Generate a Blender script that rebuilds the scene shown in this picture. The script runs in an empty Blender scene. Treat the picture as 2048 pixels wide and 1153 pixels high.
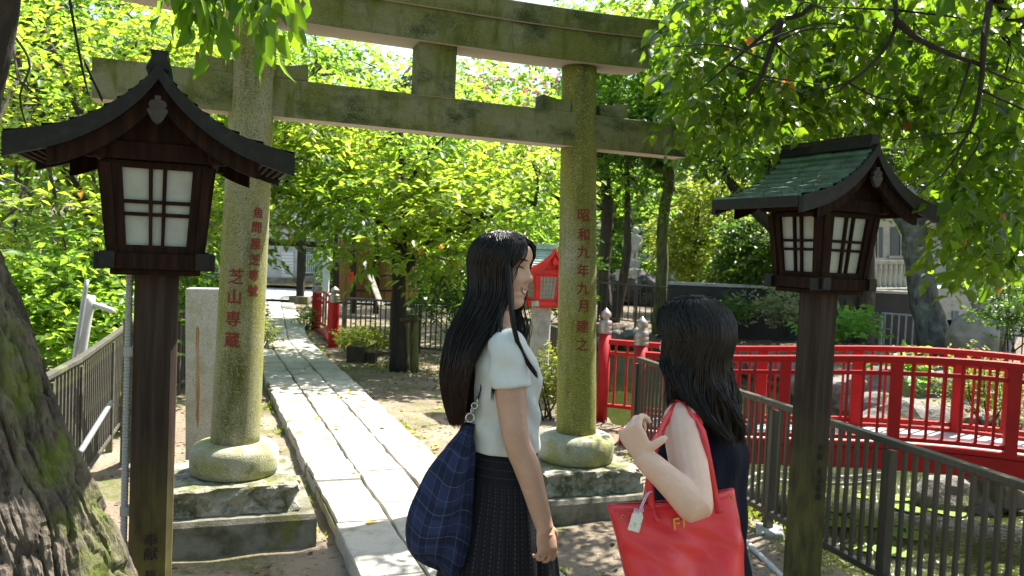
import bpy, bmesh, math, random
import numpy as np
from mathutils import Vector, Matrix, Euler
R = math.radians
random.seed(11); rs = np.random.RandomState(5)
S = bpy.context.scene; COL = S.collection

# ------------------------------------------------------------------ camera, world, sun, exposure
F, CZ = 1648.0, 1.55
cam = bpy.data.cameras.new('camera'); cam_o = bpy.data.objects.new('camera', cam); COL.objects.link(cam_o)
CR = (Euler((R(87.5), 0, 0)).to_matrix() @ Matrix.Rotation(R(2.5), 3, 'Z'))
cam_o.matrix_world = Matrix.Translation((0, 0, CZ)) @ CR.to_4x4()
cam.sensor_width = 36; cam.lens = 36 * F / 2048; cam.clip_start = .05; cam.clip_end = 900
cam.dof.use_dof = True; cam.dof.focus_distance = 2.75; cam.dof.aperture_fstop = 7.0
S.camera = cam_o
SUN = Vector((.40, .36, .86)).normalized()
w = bpy.data.worlds.new('World'); S.world = w; w.use_nodes = True
nt = w.node_tree; bg = nt.nodes['Background']
sky = nt.nodes.new('ShaderNodeTexSky'); sky.sky_type = 'NISHITA'; sky.sun_disc = False
sky.sun_elevation = math.asin(SUN.z); sky.sun_rotation = math.atan2(SUN.x, SUN.y)
sky.air_density = 1.3; sky.dust_density = 2.5; sky.ozone_density = 1.0
nt.links.new(sky.outputs[0], bg.inputs[0]); bg.inputs[1].default_value = .105
sl = bpy.data.lights.new('sun', 'SUN'); sl.energy = 5.0; sl.angle = R(.55); sl.color = (1, .95, .85)
so = bpy.data.objects.new('sun', sl); COL.objects.link(so)
so.rotation_euler = SUN.to_track_quat('Z', 'Y').to_euler()
S.view_settings.view_transform = 'Standard'; S.view_settings.look = 'None'
S.view_settings.exposure = 1.8; S.view_settings.gamma = 1
S.render.engine = 'CYCLES'
S.cycles.max_bounces = 8; S.cycles.diffuse_bounces = 4; S.cycles.transmission_bounces = 6; S.cycles.transparent_max_bounces = 6
S.cycles.sample_clamp_indirect = 6

# ------------------------------------------------------------------ measuring helpers (photo pixel -> place)
def P(px, py, d):
    return CR @ Vector(((px - 1024) / F * d, -(py - 576.5) / F * d, -d)) + Vector((0, 0, CZ))
def G(px, py, z=0.0):
    v = CR @ Vector(((px - 1024) / F, -(py - 576.5) / F, -1)); t = (z - CZ) / v.z
    return Vector((0, 0, CZ)) + v * t
def spl(pts, n):
    """catmull-rom through pts, n samples"""
    p = np.array([list(q) for q in pts], float)
    if len(p) == 2: return p[0] + (p[1] - p[0]) * np.linspace(0, 1, n)[:, None]
    p = np.vstack([2 * p[0] - p[1], p, 2 * p[-1] - p[-2]]); m = len(p) - 3
    out = []
    for t in np.linspace(0, m - 1e-6, n):
        i = int(t); u = t - i; a, b, c, d = p[i:i + 4]
        out.append(.5 * ((2 * b) + (c - a) * u + (2 * a - 5 * b + 4 * c - d) * u * u + (3 * b - a - 3 * c + d) * u ** 3))
    return np.array(out)

# ------------------------------------------------------------------ object helpers
WM = {}
def tagit(o, label=None, cat=None, group=None, kind=None):
    for k, v in (('label', label), ('category', cat), ('group', group), ('kind', kind)):
        if v: o[k] = v
    return o
def thing(name, label, cat, loc=(0, 0, 0), rot=(0, 0, 0), group=None):
    o = bpy.data.objects.new(name, None); COL.objects.link(o); o.empty_display_size = .1
    o.location = loc; o.rotation_euler = rot
    WM[o.name] = Matrix.Translation(loc) @ Euler(rot).to_matrix().to_4x4()
    return tagit(o, label, cat, group)
def copy_tree(o, loc=None, rot=None, parent=None, label=None):
    c = o.copy(); COL.objects.link(c)
    if parent: c.parent = parent
    if loc is not None: c.location = loc
    if rot is not None: c.rotation_euler = rot
    if label: c['label'] = label
    for ch in list(o.children): copy_tree(ch, parent=c)
    return c
def link_mesh(name, me, mat, parent=None, loc=None):
    o = bpy.data.objects.new(name, me); COL.objects.link(o)
    for m in (mat if isinstance(mat, (list, tuple)) else [mat]): me.materials.append(m)
    if parent is not None:
        o.parent = parent; WM[o.name] = WM[parent.name]
    else:
        o.location = loc if loc is not None else (0, 0, 0)
        WM[o.name] = Matrix.Translation(o.location)
    return o

class MB:
    def __init__(s): s.v, s.f, s.uv, s.mi, s.cur = [], [], [], [], 0
    def add(s, vs, fs, uvs=None):
        b = len(s.v); s.v += [tuple(map(float, p)) for p in vs]
        s.f += [tuple(i + b for i in f) for f in fs]; s.mi += [s.cur] * len(fs)
        s.uv += uvs if uvs else [[(0, 0)] * len(f) for f in fs]
        return s
    def box(s, c, sz, m=None):
        x, y, z = [q / 2 for q in sz]
        vs = [Vector(p) for p in ((-x,-y,-z),(x,-y,-z),(x,y,-z),(-x,y,-z),(-x,-y,z),(x,-y,z),(x,y,z),(-x,y,z))]
        if m is not None: vs = [m @ v for v in vs]
        c = Vector(c)
        return s.add([v + c for v in vs], [(0,3,2,1),(4,5,6,7),(0,1,5,4),(1,2,6,5),(2,3,7,6),(3,0,4,7)])
    def bar(s, a, b, w, h, up=(0, 0, 1)):
        a, b = Vector(a), Vector(b); d = b - a; L = d.length; d.normalize(); up = Vector(up)
        if abs(d.dot(up)) > .98: up = Vector((0, 1, 0))
        r = d.cross(up).normalized(); u = r.cross(d)
        m = Matrix((r, d, u)).transposed()
        return s.box((a + b) / 2, (w, L, h), m)
    def tube(s, pts, rad, n=8, cap=True, ell=1.0, nrm=None):
        p = np.array([list(q) for q in pts], float); m = len(p)
        rad = np.ones(m) * rad if np.isscalar(rad) else np.interp(np.linspace(0, 1, m), np.linspace(0, 1, len(rad)), rad)
        t = np.gradient(p, axis=0); t /= np.linalg.norm(t, axis=1)[:, None] + 1e-9
        ref = np.array(nrm if nrm is not None else ((0, 0, 1) if abs(t[0, 2]) < .9 else (0, 1, 0)), float)
        a = ref - t[0] * ref.dot(t[0]); a /= np.linalg.norm(a)
        rings = []
        for i in range(m):
            a = a - t[i] * a.dot(t[i]); a /= np.linalg.norm(a); b = np.cross(t[i], a)
            an = np.arange(n) * 2 * np.pi / n
            rings.append(p[i] + rad[i] * (np.cos(an)[:, None] * a * ell + np.sin(an)[:, None] * b))
        return s.loft(rings, cap)
    def loft(s, rings, cap=True, close=False):
        m, n = len(rings), len(rings[0]); vs = [q for r in rings for q in r]; fs, uv = [], []
        for i in range(m - 1):
            for j in range(n):
                k = (j + 1) % n
                fs.append((i*n+j, i*n+k, (i+1)*n+k, (i+1)*n+j))
                uv.append([(j/n, i/(m-1)), ((j+1)/n, i/(m-1)), ((j+1)/n, (i+1)/(m-1)), (j/n, (i+1)/(m-1))])
        if cap:
            fs.append(tuple(range(n))[::-1]); uv.append([(0, 0)] * n)
            fs.append(tuple(range((m-1)*n, m*n))); uv.append([(0, 1)] * n)
        return s.add(vs, fs, uv)
    def lathe(s, prof, c=(0, 0, 0), n=24, cap=True):
        c = np.array(c, float); an = np.arange(n) * 2 * np.pi / n
        return s.loft([c + np.stack([r*np.cos(an), r*np.sin(an), np.full(n, z)], 1) for r, z in prof], cap)
    def sheet(s, rows, flip=False):
        m, n = len(rows), len(rows[0]); fs, uv = [], []
        for i in range(m - 1):
            for j in range(n - 1):
                f = (i*n+j, i*n+j+1, (i+1)*n+j+1, (i+1)*n+j); fs.append(f[::-1] if flip else f)
                q = [(j/(n-1), i/(m-1)), ((j+1)/(n-1), i/(m-1)), ((j+1)/(n-1), (i+1)/(m-1)), (j/(n-1), (i+1)/(m-1))]
                uv.append(q[::-1] if flip else q)
        return s.add([q for r in rows for q in r], fs, uv)
    def prism(s, poly, a, b):
        """extrude a 3D polygon by the vector b-a"""
        d = Vector(b) - Vector(a); n = len(poly); p0 = [Vector(q) for q in poly]
        return s.add(p0 + [q + d for q in p0], [tuple(range(n))[::-1], tuple(range(n, 2*n))] + [(i, (i+1) % n, (i+1) % n + n, i + n) for i in range(n)])
    def mesh(s, name, inv=None):
        me = bpy.data.meshes.new(name)
        v = s.v if inv is None else [inv @ Vector(p) for p in s.v]
        me.from_pydata(v, [], s.f)
        ul = me.uv_layers.new(name='UVMap'); ul.data.foreach_set('uv', [c for f in s.uv for q in f for c in q])
        if any(s.mi): me.polygons.foreach_set('material_index', s.mi)
        return me
    def build(s, name, mat, parent=None, smooth=False, bevel=0, local=False, loc=None, fix=False, sub=0, solid=0):
        inv = None
        if not local:
            if parent is not None: inv = WM[parent.name].inverted()
            elif loc is not None: inv = Matrix.Translation(-Vector(loc))
        me = s.mesh(name, inv)
        if fix:
            bm = bmesh.new(); bm.from_mesh(me); bmesh.ops.recalc_face_normals(bm, faces=bm.faces); bm.to_mesh(me); bm.free()
        o = link_mesh(name, me, mat, parent, loc)
        if smooth: me.polygons.foreach_set('use_smooth', [True] * len(me.polygons))
        if solid:
            q = o.modifiers.new('s', 'SOLIDIFY'); q.thickness = solid; q.offset = 0
        if sub:
            q = o.modifiers.new('u', 'SUBSURF'); q.levels = q.render_levels = sub
        if bevel:
            q = o.modifiers.new('b', 'BEVEL'); q.width = bevel; q.segments = 2; q.limit_method = 'ANGLE'; q.angle_limit = R(40)
        return o

def remeshed(mb, name, mat, parent=None, loc=None, voxel=.004, smooth=4, fac=.5, fold=None):
    """union of overlapping closed shapes as one continuous skin"""
    tmp = bpy.data.objects.new('tmp', mb.mesh('tmp')); COL.objects.link(tmp)
    bm = bmesh.new(); bm.from_mesh(tmp.data); bmesh.ops.recalc_face_normals(bm, faces=bm.faces); bm.to_mesh(tmp.data); bm.free()
    r = tmp.modifiers.new('r', 'REMESH'); r.mode = 'VOXEL'; r.voxel_size = voxel; r.use_smooth_shade = True
    if smooth:
        q = tmp.modifiers.new('s', 'SMOOTH'); q.factor = fac; q.iterations = smooth
    dg = bpy.context.evaluated_depsgraph_get()
    me = bpy.data.meshes.new_from_object(tmp.evaluated_get(dg)); me.name = name; me.materials.clear()
    bpy.data.objects.remove(tmp)
    inv = WM[parent.name].inverted() if parent is not None else Matrix.Translation(-Vector(loc))
    me.transform(inv)
    if fold:                                              # drape: cloth folds pushed along the surface normal
        nrm_ = [Vector(v.normal) for v in me.vertices]
        for v, n_ in zip(me.vertices, nrm_): v.co += n_ * fold(*v.co)
    me.polygons.foreach_set('use_smooth', [True] * len(me.polygons))
    return link_mesh(name, me, mat, parent, loc)

# ------------------------------------------------------------------ materials
def new_mat(name):
    m = bpy.data.materials.new(name); m.use_nodes = True
    return m, m.node_tree, m.node_tree.nodes['Principled BSDF']
def nd(nt, t, **kw):
    n = nt.nodes.new(t)
    for k, v in kw.items():
        if k.startswith('i_'): n.inputs[k[2:].replace('_', ' ')].default_value = v
        elif k[0] == 'k' and k[1:].isdigit(): n.inputs[int(k[1:])].default_value = v
        else: setattr(n, k, v)
    return n
def rgb(c): return (c[0], c[1], c[2], 1)
def noise_fac(nt, co, scale, lo, hi, detail=5, rough=.6):
    mp = nd(nt, 'ShaderNodeMapping'); sc = scale if isinstance(scale, tuple) else (scale,) * 3
    mp.inputs['Scale'].default_value = sc; nt.links.new(co, mp.inputs[0])
    n = nd(nt, 'ShaderNodeTexNoise', i_Scale=1.0, i_Detail=float(detail), i_Roughness=rough); nt.links.new(mp.outputs[0], n.inputs['Vector'])
    r = nd(nt, 'ShaderNodeMapRange', i_From_Min=lo, i_From_Max=hi); nt.links.new(n.outputs['Fac'], r.inputs[0])
    return r.outputs[0]
def mixc(nt, fac, a, b):
    n = nd(nt, 'ShaderNodeMix', data_type='RGBA')
    for sock, v in ((n.inputs[0], fac), (n.inputs[6], a), (n.inputs[7], b)):
        if isinstance(v, (int, float)): sock.default_value = v
        elif isinstance(v, tuple): sock.default_value = rgb(v)
        else: nt.links.new(v, sock)
    return n.outputs[2]
def mth(nt, op, a, b=None, c=None):
    n = nd(nt, 'ShaderNodeMath', operation=op)
    for i, v in enumerate((a, b, c)):
        if v is None: continue
        if isinstance(v, (int, float)): n.inputs[i].default_value = v
        else: nt.links.new(v, n.inputs[i])
    return n.outputs[0]
def mat(name, base, layers=(), rough=.65, under=None, bump=0, bscale=60, metal=0, spec=.4, coat=0, bdist=.01, sss=0, rvar=0, zmask=None):
    """layers: (colour, scale, lo, hi[, detail]) noise masks laid over the base colour in object space"""
    m, nt, b = new_mat(name); tc = nd(nt, 'ShaderNodeTexCoord'); co = tc.outputs['Object']
    c = base
    for L in layers:
        c = mixc(nt, noise_fac(nt, co, L[1], L[2], L[3], L[4] if len(L) > 4 else 5), c, L[0])
    if zmask:                                             # (colour, z0, z1): growth that follows height on the thing
        sp = nd(nt, 'ShaderNodeSeparateXYZ'); nt.links.new(co, sp.inputs[0])
        r = nd(nt, 'ShaderNodeMapRange', i_From_Min=zmask[1], i_From_Max=zmask[2]); nt.links.new(sp.outputs[2], r.inputs[0])
        f = mth(nt, 'MULTIPLY', r.outputs[0], noise_fac(nt, co, (14, 14, 5), .25, .6))
        c = mixc(nt, f, c, zmask[0])
    if under:                                             # downward faces painted paler, standing in for light bounced up from the ground
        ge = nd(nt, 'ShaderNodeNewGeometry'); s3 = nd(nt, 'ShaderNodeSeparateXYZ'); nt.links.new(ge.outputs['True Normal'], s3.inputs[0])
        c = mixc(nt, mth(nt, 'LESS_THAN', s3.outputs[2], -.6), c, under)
    if isinstance(c, tuple): b.inputs['Base Color'].default_value = rgb(c)
    else: nt.links.new(c, b.inputs['Base Color'])
    b.inputs['Roughness'].default_value = rough; b.inputs['Metallic'].default_value = metal
    b.inputs['Specular IOR Level'].default_value = spec; b.inputs['Coat Weight'].default_value = coat
    if rvar:
        rr = nd(nt, 'ShaderNodeMapRange', i_To_Min=rough - rvar, i_To_Max=rough + rvar); nt.links.new(noise_fac(nt, co, 9.0, .3, .7), rr.inputs[0])
        nt.links.new(rr.outputs[0], b.inputs['Roughness'])
    if sss:
        b.inputs['Subsurface Weight'].default_value = sss; b.inputs['Subsurface Radius'].default_value = (.012, .005, .003); b.inputs['Subsurface Scale'].default_value = 1
    if bump:
        bp = nd(nt, 'ShaderNodeBump', i_Strength=bump, i_Distance=bdist)
        nt.links.new(noise_fac(nt, co, bscale, 0, 1, 6), bp.inputs['Height']); nt.links.new(bp.outputs[0], b.inputs['Normal'])
    return m
def leaf_mat(name, c1, c2, t1, t2, tr=.5, rough=.45, odd=None):
    """c: reflected colour range, t: colour of light passing through"""
    m, nt, b = new_mat(name); g = nd(nt, 'ShaderNodeNewGeometry')
    rnd = g.outputs['Random Per Island']
    a = mixc(nt, rnd, c1, c2); t = mixc(nt, rnd, t1, t2)
    if odd:
        k = mth(nt, 'GREATER_THAN', mth(nt, 'FRACT', mth(nt, 'MULTIPLY', rnd, 37.7)), 1 - odd[1])
        a = mixc(nt, k, a, odd[0]); t = mixc(nt, k, t, tuple(min(1, q * 1.6) for q in odd[0]))
    nt.links.new(a, b.inputs['Base Color']); b.inputs['Roughness'].default_value = rough; b.inputs['Specular IOR Level'].default_value = .35
    tl = nd(nt, 'ShaderNodeBsdfTranslucent'); nt.links.new(t, tl.inputs[0])
    mx = nd(nt, 'ShaderNodeMixShader', k0=tr); nt.links.new(b.outputs[0], mx.inputs[1]); nt.links.new(tl.outputs[0], mx.inputs[2])
    nt.links.new(mx.outputs[0], nt.nodes['Material Output'].inputs[0])
    return m

MOSS = (.115, .125, .012)
granite = mat('granite', (.34, .325, .25), [((.22, .21, .16), 160.0, .5, .62, 2), ((.185, .185, .022), (3.0, 3.0, 1.1), .26, .50), ((.075, .08, .014), (9, 9, 1.8), .50, .70), ((.36, .35, .20), 120.0, .56, .66, 3), ((.055, .055, .02), 150.0, .56, .63, 3)], rough=.85, bump=.5, bscale=140, bdist=.006)
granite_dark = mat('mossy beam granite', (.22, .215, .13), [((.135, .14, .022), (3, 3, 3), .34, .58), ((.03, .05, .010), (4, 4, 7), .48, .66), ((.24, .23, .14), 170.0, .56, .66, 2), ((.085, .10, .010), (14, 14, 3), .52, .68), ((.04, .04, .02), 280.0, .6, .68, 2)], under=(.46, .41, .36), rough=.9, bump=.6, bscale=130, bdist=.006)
granite_pale = mat('pale granite', (.42, .41, .36), [((.2, .2, .17), 150.0, .52, .64, 2), ((.25, .26, .12), 5.0, .48, .7), ((.52, .51, .47), 200.0, .6, .7, 2)], rough=.85, bump=.5, bscale=120, bdist=.006)
granite_base = mat('mossy base granite', (.38, .37, .31), [((.2, .2, .16), 150.0, .5, .62, 2), ((.22, .22, .07), 4.0, .42, .62), ((.47, .46, .41), 200.0, .58, .68, 2), ((.09, .09, .04), 7.0, .60, .72)], rough=.88, bump=.6, bscale=110, bdist=.008)
granite_rough = mat('rough hewn granite', (.3, .29, .24), [((.1, .1, .05), 9.0, .45, .6), ((.42, .4, .34), 30.0, .55, .68), ((.13, .14, .03), 4.0, .52, .66)], rough=.92, bump=1, bscale=26, bdist=.03)
kerb_stone = mat('dark kerb stone', (.2, .185, .15), [((.075, .07, .04), 6.0, .42, .62), ((.13, .13, .03), 4.0, .55, .68)], rough=.9, bump=.5, bscale=90)
engrave = mat('engraved red paint', (.20, .022, .016), [((.1, .04, .02), 40.0, .5, .65)], rough=.7)
wood_dark = mat('dark weathered timber', (.014, .0065, .0042), [((.034, .015, .009), (40, 40, 3), .45, .7), ((.008, .004, .003), (30, 30, 2), .55, .72)], rough=.8, spec=.12, bump=.35, bscale=(90, 90, 6), bdist=.003)
wood_post = mat('weathered timber post', (.030, .019, .015), [((.062, .043, .033), (45, 45, 2.2), .45, .72), ((.028, .017, .013), (30, 30, 1.5), .56, .74)], rough=.8, spec=.2, bump=.4, bscale=(90, 90, 5), bdist=.003, zmask=((.12, .11, .035), .95, .35))
copper = mat('verdigris copper', (.035, .10, .065), [((.09, .20, .13), 12.0, .45, .7), ((.025, .035, .032), (6, 6, 40), .5, .7), ((.11, .17, .13), 55.0, .6, .72)], rough=.42, bump=.2, bscale=40, spec=.5, bdist=.003)
copper_edge = mat('dark copper edging', (.008, .008, .008), [((.018, .018, .017), 25.0, .5, .7)], rough=.5, spec=.25, bump=.15, bscale=60, bdist=.003)
frosted = mat('frosted lamp pane', (.36, .385, .36), [((.29, .31, .285), 9.0, .4, .7)], rough=.45, bump=.05, bscale=60)
conduit_m = mat('grey plastic conduit', (.42, .43, .43), rough=.5)
ink = mat('black brush ink', (.012, .012, .011), rough=.7)
red_paint = mat('vermilion bridge paint', (.36, .009, .012), [((.29, .009, .010), 7.0, .4, .65), ((.30, .02, .014), 35.0, .66, .74)], rough=.5, bump=.08, bscale=70, spec=.22, rvar=.1)
red_lamp = mat('vermilion lantern paint', (.55, .02, .014), [((.42, .015, .01), 9.0, .45, .7)], rough=.45)
bronze = mat('tarnished metal finial', (.33, .29, .26), [((.2, .17, .15), 20.0, .45, .7)], rough=.42, metal=.75, bump=.1, bscale=60)
fence_m = mat('bronze grey aluminium fence', (.062, .056, .047), [((.085, .078, .066), (60, 60, 4), .5, .7)], rough=.42, metal=.35, rvar=.06)
fence_old = mat('grey weathered fence', (.055, .05, .04), [((.08, .08, .06), 20.0, .45, .65), ((.13, .15, .05), 5.0, .55, .68)], rough=.7)
galv = mat('galvanised steel', (.33, .36, .37), [((.25, .27, .28), 25.0, .45, .65)], rough=.45, metal=.5)
concrete = mat('weathered concrete', (.36, .35, .31), [((.2, .2, .17), 5.0, .48, .68), ((.45, .44, .4), 60.0, .55, .7)], rough=.9, bump=.3, bscale=70)
bark_grey = mat('brown bark', (.07, .055, .042), [((.035, .028, .022), (22, 22, 4), .45, .65), ((.09, .1, .03), 5.0, .56, .7)], rough=.92, bump=1, bscale=(40, 40, 7), bdist=.02)
bark_black = mat('dark wet bark', (.022, .018, .015), [((.04, .034, .027), (25, 25, 5), .5, .7)], rough=.9, bump=.8, bscale=(50, 50, 9), bdist=.015)
bark_moss = mat('mossy bark', (.11, .115, .035), [((.045, .04, .026), (18, 18, 4), .45, .62), ((.11, .13, .025), 4.0, .5, .66)], rough=.92, bump=.8, bscale=(40, 40, 7), bdist=.015)
bark_pale = mat('pale bark', (.3, .28, .25), [((.15, .14, .12), (12, 12, 3), .45, .65)], rough=.9, bump=.5, bscale=(30, 30, 6), bdist=.01)
twig_m = mat('twig bark', (.13, .115, .095), [((.24, .22, .19), 12.0, .45, .65)], rough=.85)
twig_dark = mat('dark twig bark', (.025, .02, .015), rough=.85)
rock_m = mat('grey pond rock', (.15, .145, .13), [((.1, .1, .08), 4.0, .45, .65), ((.24, .23, .21), 14.0, .55, .7), ((.13, .15, .04), 2.2, .55, .68)], rough=.9, bump=.8, bscale=16, bdist=.03)
black_wall = mat('black painted wall', (.012, .012, .011), [((.022, .022, .019), 3.0, .45, .65)], rough=.6)
stain = mat('rust stain', (.27, .14, .05), [((.36, .27, .16), (30, 30, 5), .45, .65)], rough=.9)
lf_cherry = leaf_mat('cherry leaves', (.075, .135, .018), (.13, .19, .025), (.36, .55, .035), (.60, .74, .07), .55, .4, ((.36, .2, .03), .012))
lf_cherry2 = leaf_mat('cherry leaves in depth', (.05, .115, .018), (.10, .18, .025), (.26, .48, .035), (.48, .68, .06), .52, .4)
lf_maple = leaf_mat('maple leaves', (.05, .12, .02), (.09, .17, .03), (.22, .46, .03), (.42, .66, .06), .5, .5)
lf_dark = leaf_mat('evergreen leaves', (.03, .075, .014), (.055, .115, .02), (.10, .24, .015), (.20, .36, .03), .42, .38)
lf_yellow = leaf_mat('yellow green leaves', (.09, .14, .015), (.15, .19, .025), (.30, .42, .03), (.46, .54, .05), .5, .5)
lf_camphor = leaf_mat('camphor leaves', (.030, .075, .010), (.06, .115, .014), (.14, .30, .010), (.32, .50, .02), .46, .36, ((.42, .16, .05), .004))
lf_shrub = leaf_mat('azalea leaves', (.10, .14, .02), (.19, .21, .03), (.3, .4, .03), (.45, .5, .06), .4, .5)
lf_fresh = leaf_mat('broad fresh leaves', (.07, .2, .03), (.12, .28, .05), (.25, .55, .04), (.4, .7, .07), .45, .4)
lf_pink = leaf_mat('pink blossom', (.55, .14, .2), (.6, .3, .34), (.6, .2, .25), (.65, .35, .4), .4, .6)
yellow_leaf = mat('fallen yellow leaf', (.6, .38, .04), rough=.7)
# ------------------------------------------------------------------ foliage helpers
def np_mesh(name, v, faces_flat, sizes, mat, parent=None, smooth=False):
    me = bpy.data.meshes.new(name)
    if parent is not None:
        T = np.array(WM[parent.name].inverted()); v = v @ T[:3, :3].T + T[:3, 3]
    me.vertices.add(len(v)); me.vertices.foreach_set('co', np.ascontiguousarray(v, np.float32).ravel())
    me.loops.add(len(faces_flat)); me.loops.foreach_set('vertex_index', np.ascontiguousarray(faces_flat, np.int32))
    me.polygons.add(len(sizes)); st = np.concatenate([[0], np.cumsum(sizes)[:-1]])
    me.polygons.foreach_set('loop_start', st.astype(np.int32))
    if smooth: me.polygons.foreach_set('use_smooth', [True] * len(sizes))
    me.update(calc_edges=True); me.validate()
    return link_mesh(name, me, mat, parent)
def unit(a): return a / (np.linalg.norm(a, axis=1)[:, None] + 1e-9)
def leaves(name, C, A, N, L, mat, parent, wr=.5, hi=False, fold=.18, curl=.25):
    n = len(C); A = unit(A); Sd = unit(np.cross(A, N)); N = np.cross(Sd, A); L = (np.ones(n) * L)[:, None]
    if hi:
        tmpl = [(0, 0), (.28, -1), (.62, -.82), (1, 0), (.62, .82), (.28, 1), (.28, 0), (.62, 0)]
        fc = [(0, 5, 6), (0, 6, 1), (6, 5, 4, 7), (1, 6, 7, 2), (7, 4, 3), (2, 7, 3)]
    else:
        tmpl = [(0, 0), (.45, -1), (1, 0), (.45, 1)]; fc = [(0, 3, 2), (0, 2, 1)]
    k = len(tmpl); v = np.empty((n, k, 3))
    cu = (rs.rand(n, 1) * .9 + .3) * curl
    for i, (t, s) in enumerate(tmpl):
        v[:, i] = C + A * L * t + Sd * L * s * wr * .5 + N * L * (abs(s) * fold * wr - cu * t * t)
    b = (np.arange(n) * k)[:, None]
    flat = (b + np.array([i for f in fc for i in f])[None]).ravel()
    sizes = np.tile([len(f) for f in fc], n)
    return np_mesh(name, v.reshape(-1, 3), flat, sizes, mat, parent, smooth=hi)
def strips(name, paths, rad, mat, parent, sides=3, taper=True):
    """many thin tapering tubes: paths (n,m,3)"""
    n, m, _ = paths.shape; t = np.gradient(paths, axis=1); t /= np.linalg.norm(t, axis=2)[..., None] + 1e-9
    ref = np.zeros_like(t); ref[..., 1] = 1; ref[..., 0] = .3; a = np.cross(t, ref); a /= np.linalg.norm(a, axis=2)[..., None] + 1e-9; b = np.cross(t, a)
    rad = np.asarray(rad, float); rad = rad[:, None] * np.ones((n, m)) if rad.ndim == 1 else np.ones((n, m)) * rad
    if taper: rad = rad * np.interp(np.linspace(0, 1, m), [0, .1, .7, 1], [.6, 1, .9, .15])[None]
    v = np.empty((n, m, sides, 3))
    for s in range(sides):
        an = 2 * math.pi * s / sides; v[:, :, s] = paths + rad[..., None] * (math.cos(an) * a + math.sin(an) * b)
    i, s = np.meshgrid(np.arange(m - 1), np.arange(sides), indexing='ij'); s2 = (s + 1) % sides
    q = np.stack([i*sides+s, i*sides+s2, (i+1)*sides+s2, (i+1)*sides+s], -1).reshape(-1, 4)
    flat = ((np.arange(n) * m * sides)[:, None, None] + q[None]).reshape(-1)
    return np_mesh(name, v.reshape(-1, 3), flat, np.full(n * len(q), 4), mat, parent, smooth=True)
def blob_pts(blobs, n):
    """clump centres in ellipsoids (centre, radii), denser to the outside"""
    vol = np.array([b[1][0] * b[1][1] * b[1][2] for b in blobs]) ** .8; k = rs.choice(len(blobs), n, p=vol / vol.sum())
    d = unit(rs.randn(n, 3)); r = rs.rand(n, 1) ** .42
    c = np.array([b[0] for b in blobs])[k]; rr = np.array([b[1] for b in blobs])[k]
    bump = 1 + .22 * np.sin(d[:, :1] * 7 + k[:, None]) * np.cos(d[:, 2:] * 6 + k[:, None] * 2)
    return c + d * r * rr * bump, d
def PB(px, py, d, rx, ry, rd=1.0):
    s = d / F
    return (np.array(P(px, py, d)), (rx * s, rd, ry * s))
def clumps(c, d, per, spread, L, droop=.3, flat=.5):
    """leaves set along little twigs that start at each clump centre"""
    n = len(c); ax = unit(d * np.array([1, 1, .35]) + rs.randn(n, 3) * np.array([.7, .7, .3]) - np.array([0, 0, droop * .5]))
    t = np.tile(np.linspace(.05, 1, per), n); ci = np.repeat(np.arange(n), per); N = n * per
    base = c[ci] + ax[ci] * (t * spread)[:, None] + rs.randn(N, 3) * spread * .10 - np.array([0, 0, 1]) * (t ** 2 * spread * droop)[:, None]
    side = np.cross(ax[ci], [0, 0, 1]); sg = np.where(np.tile(np.arange(per), n) % 2, 1., -1.)
    A = ax[ci] * .7 + side * sg[:, None] * .9 + rs.randn(N, 3) * .35 - np.array([0, 0, droop * .8])
    Nn = np.array([0, 0, 1.]) + rs.randn(N, 3) * (1 - flat)
    return base, A, Nn, L * (.65 + .6 * rs.rand(N)), np.stack([c - ax * spread * .25, c + ax * spread * .5 - [0, 0, droop * spread * .2], c + ax * spread - [0, 0, droop * spread]], 1)
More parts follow.
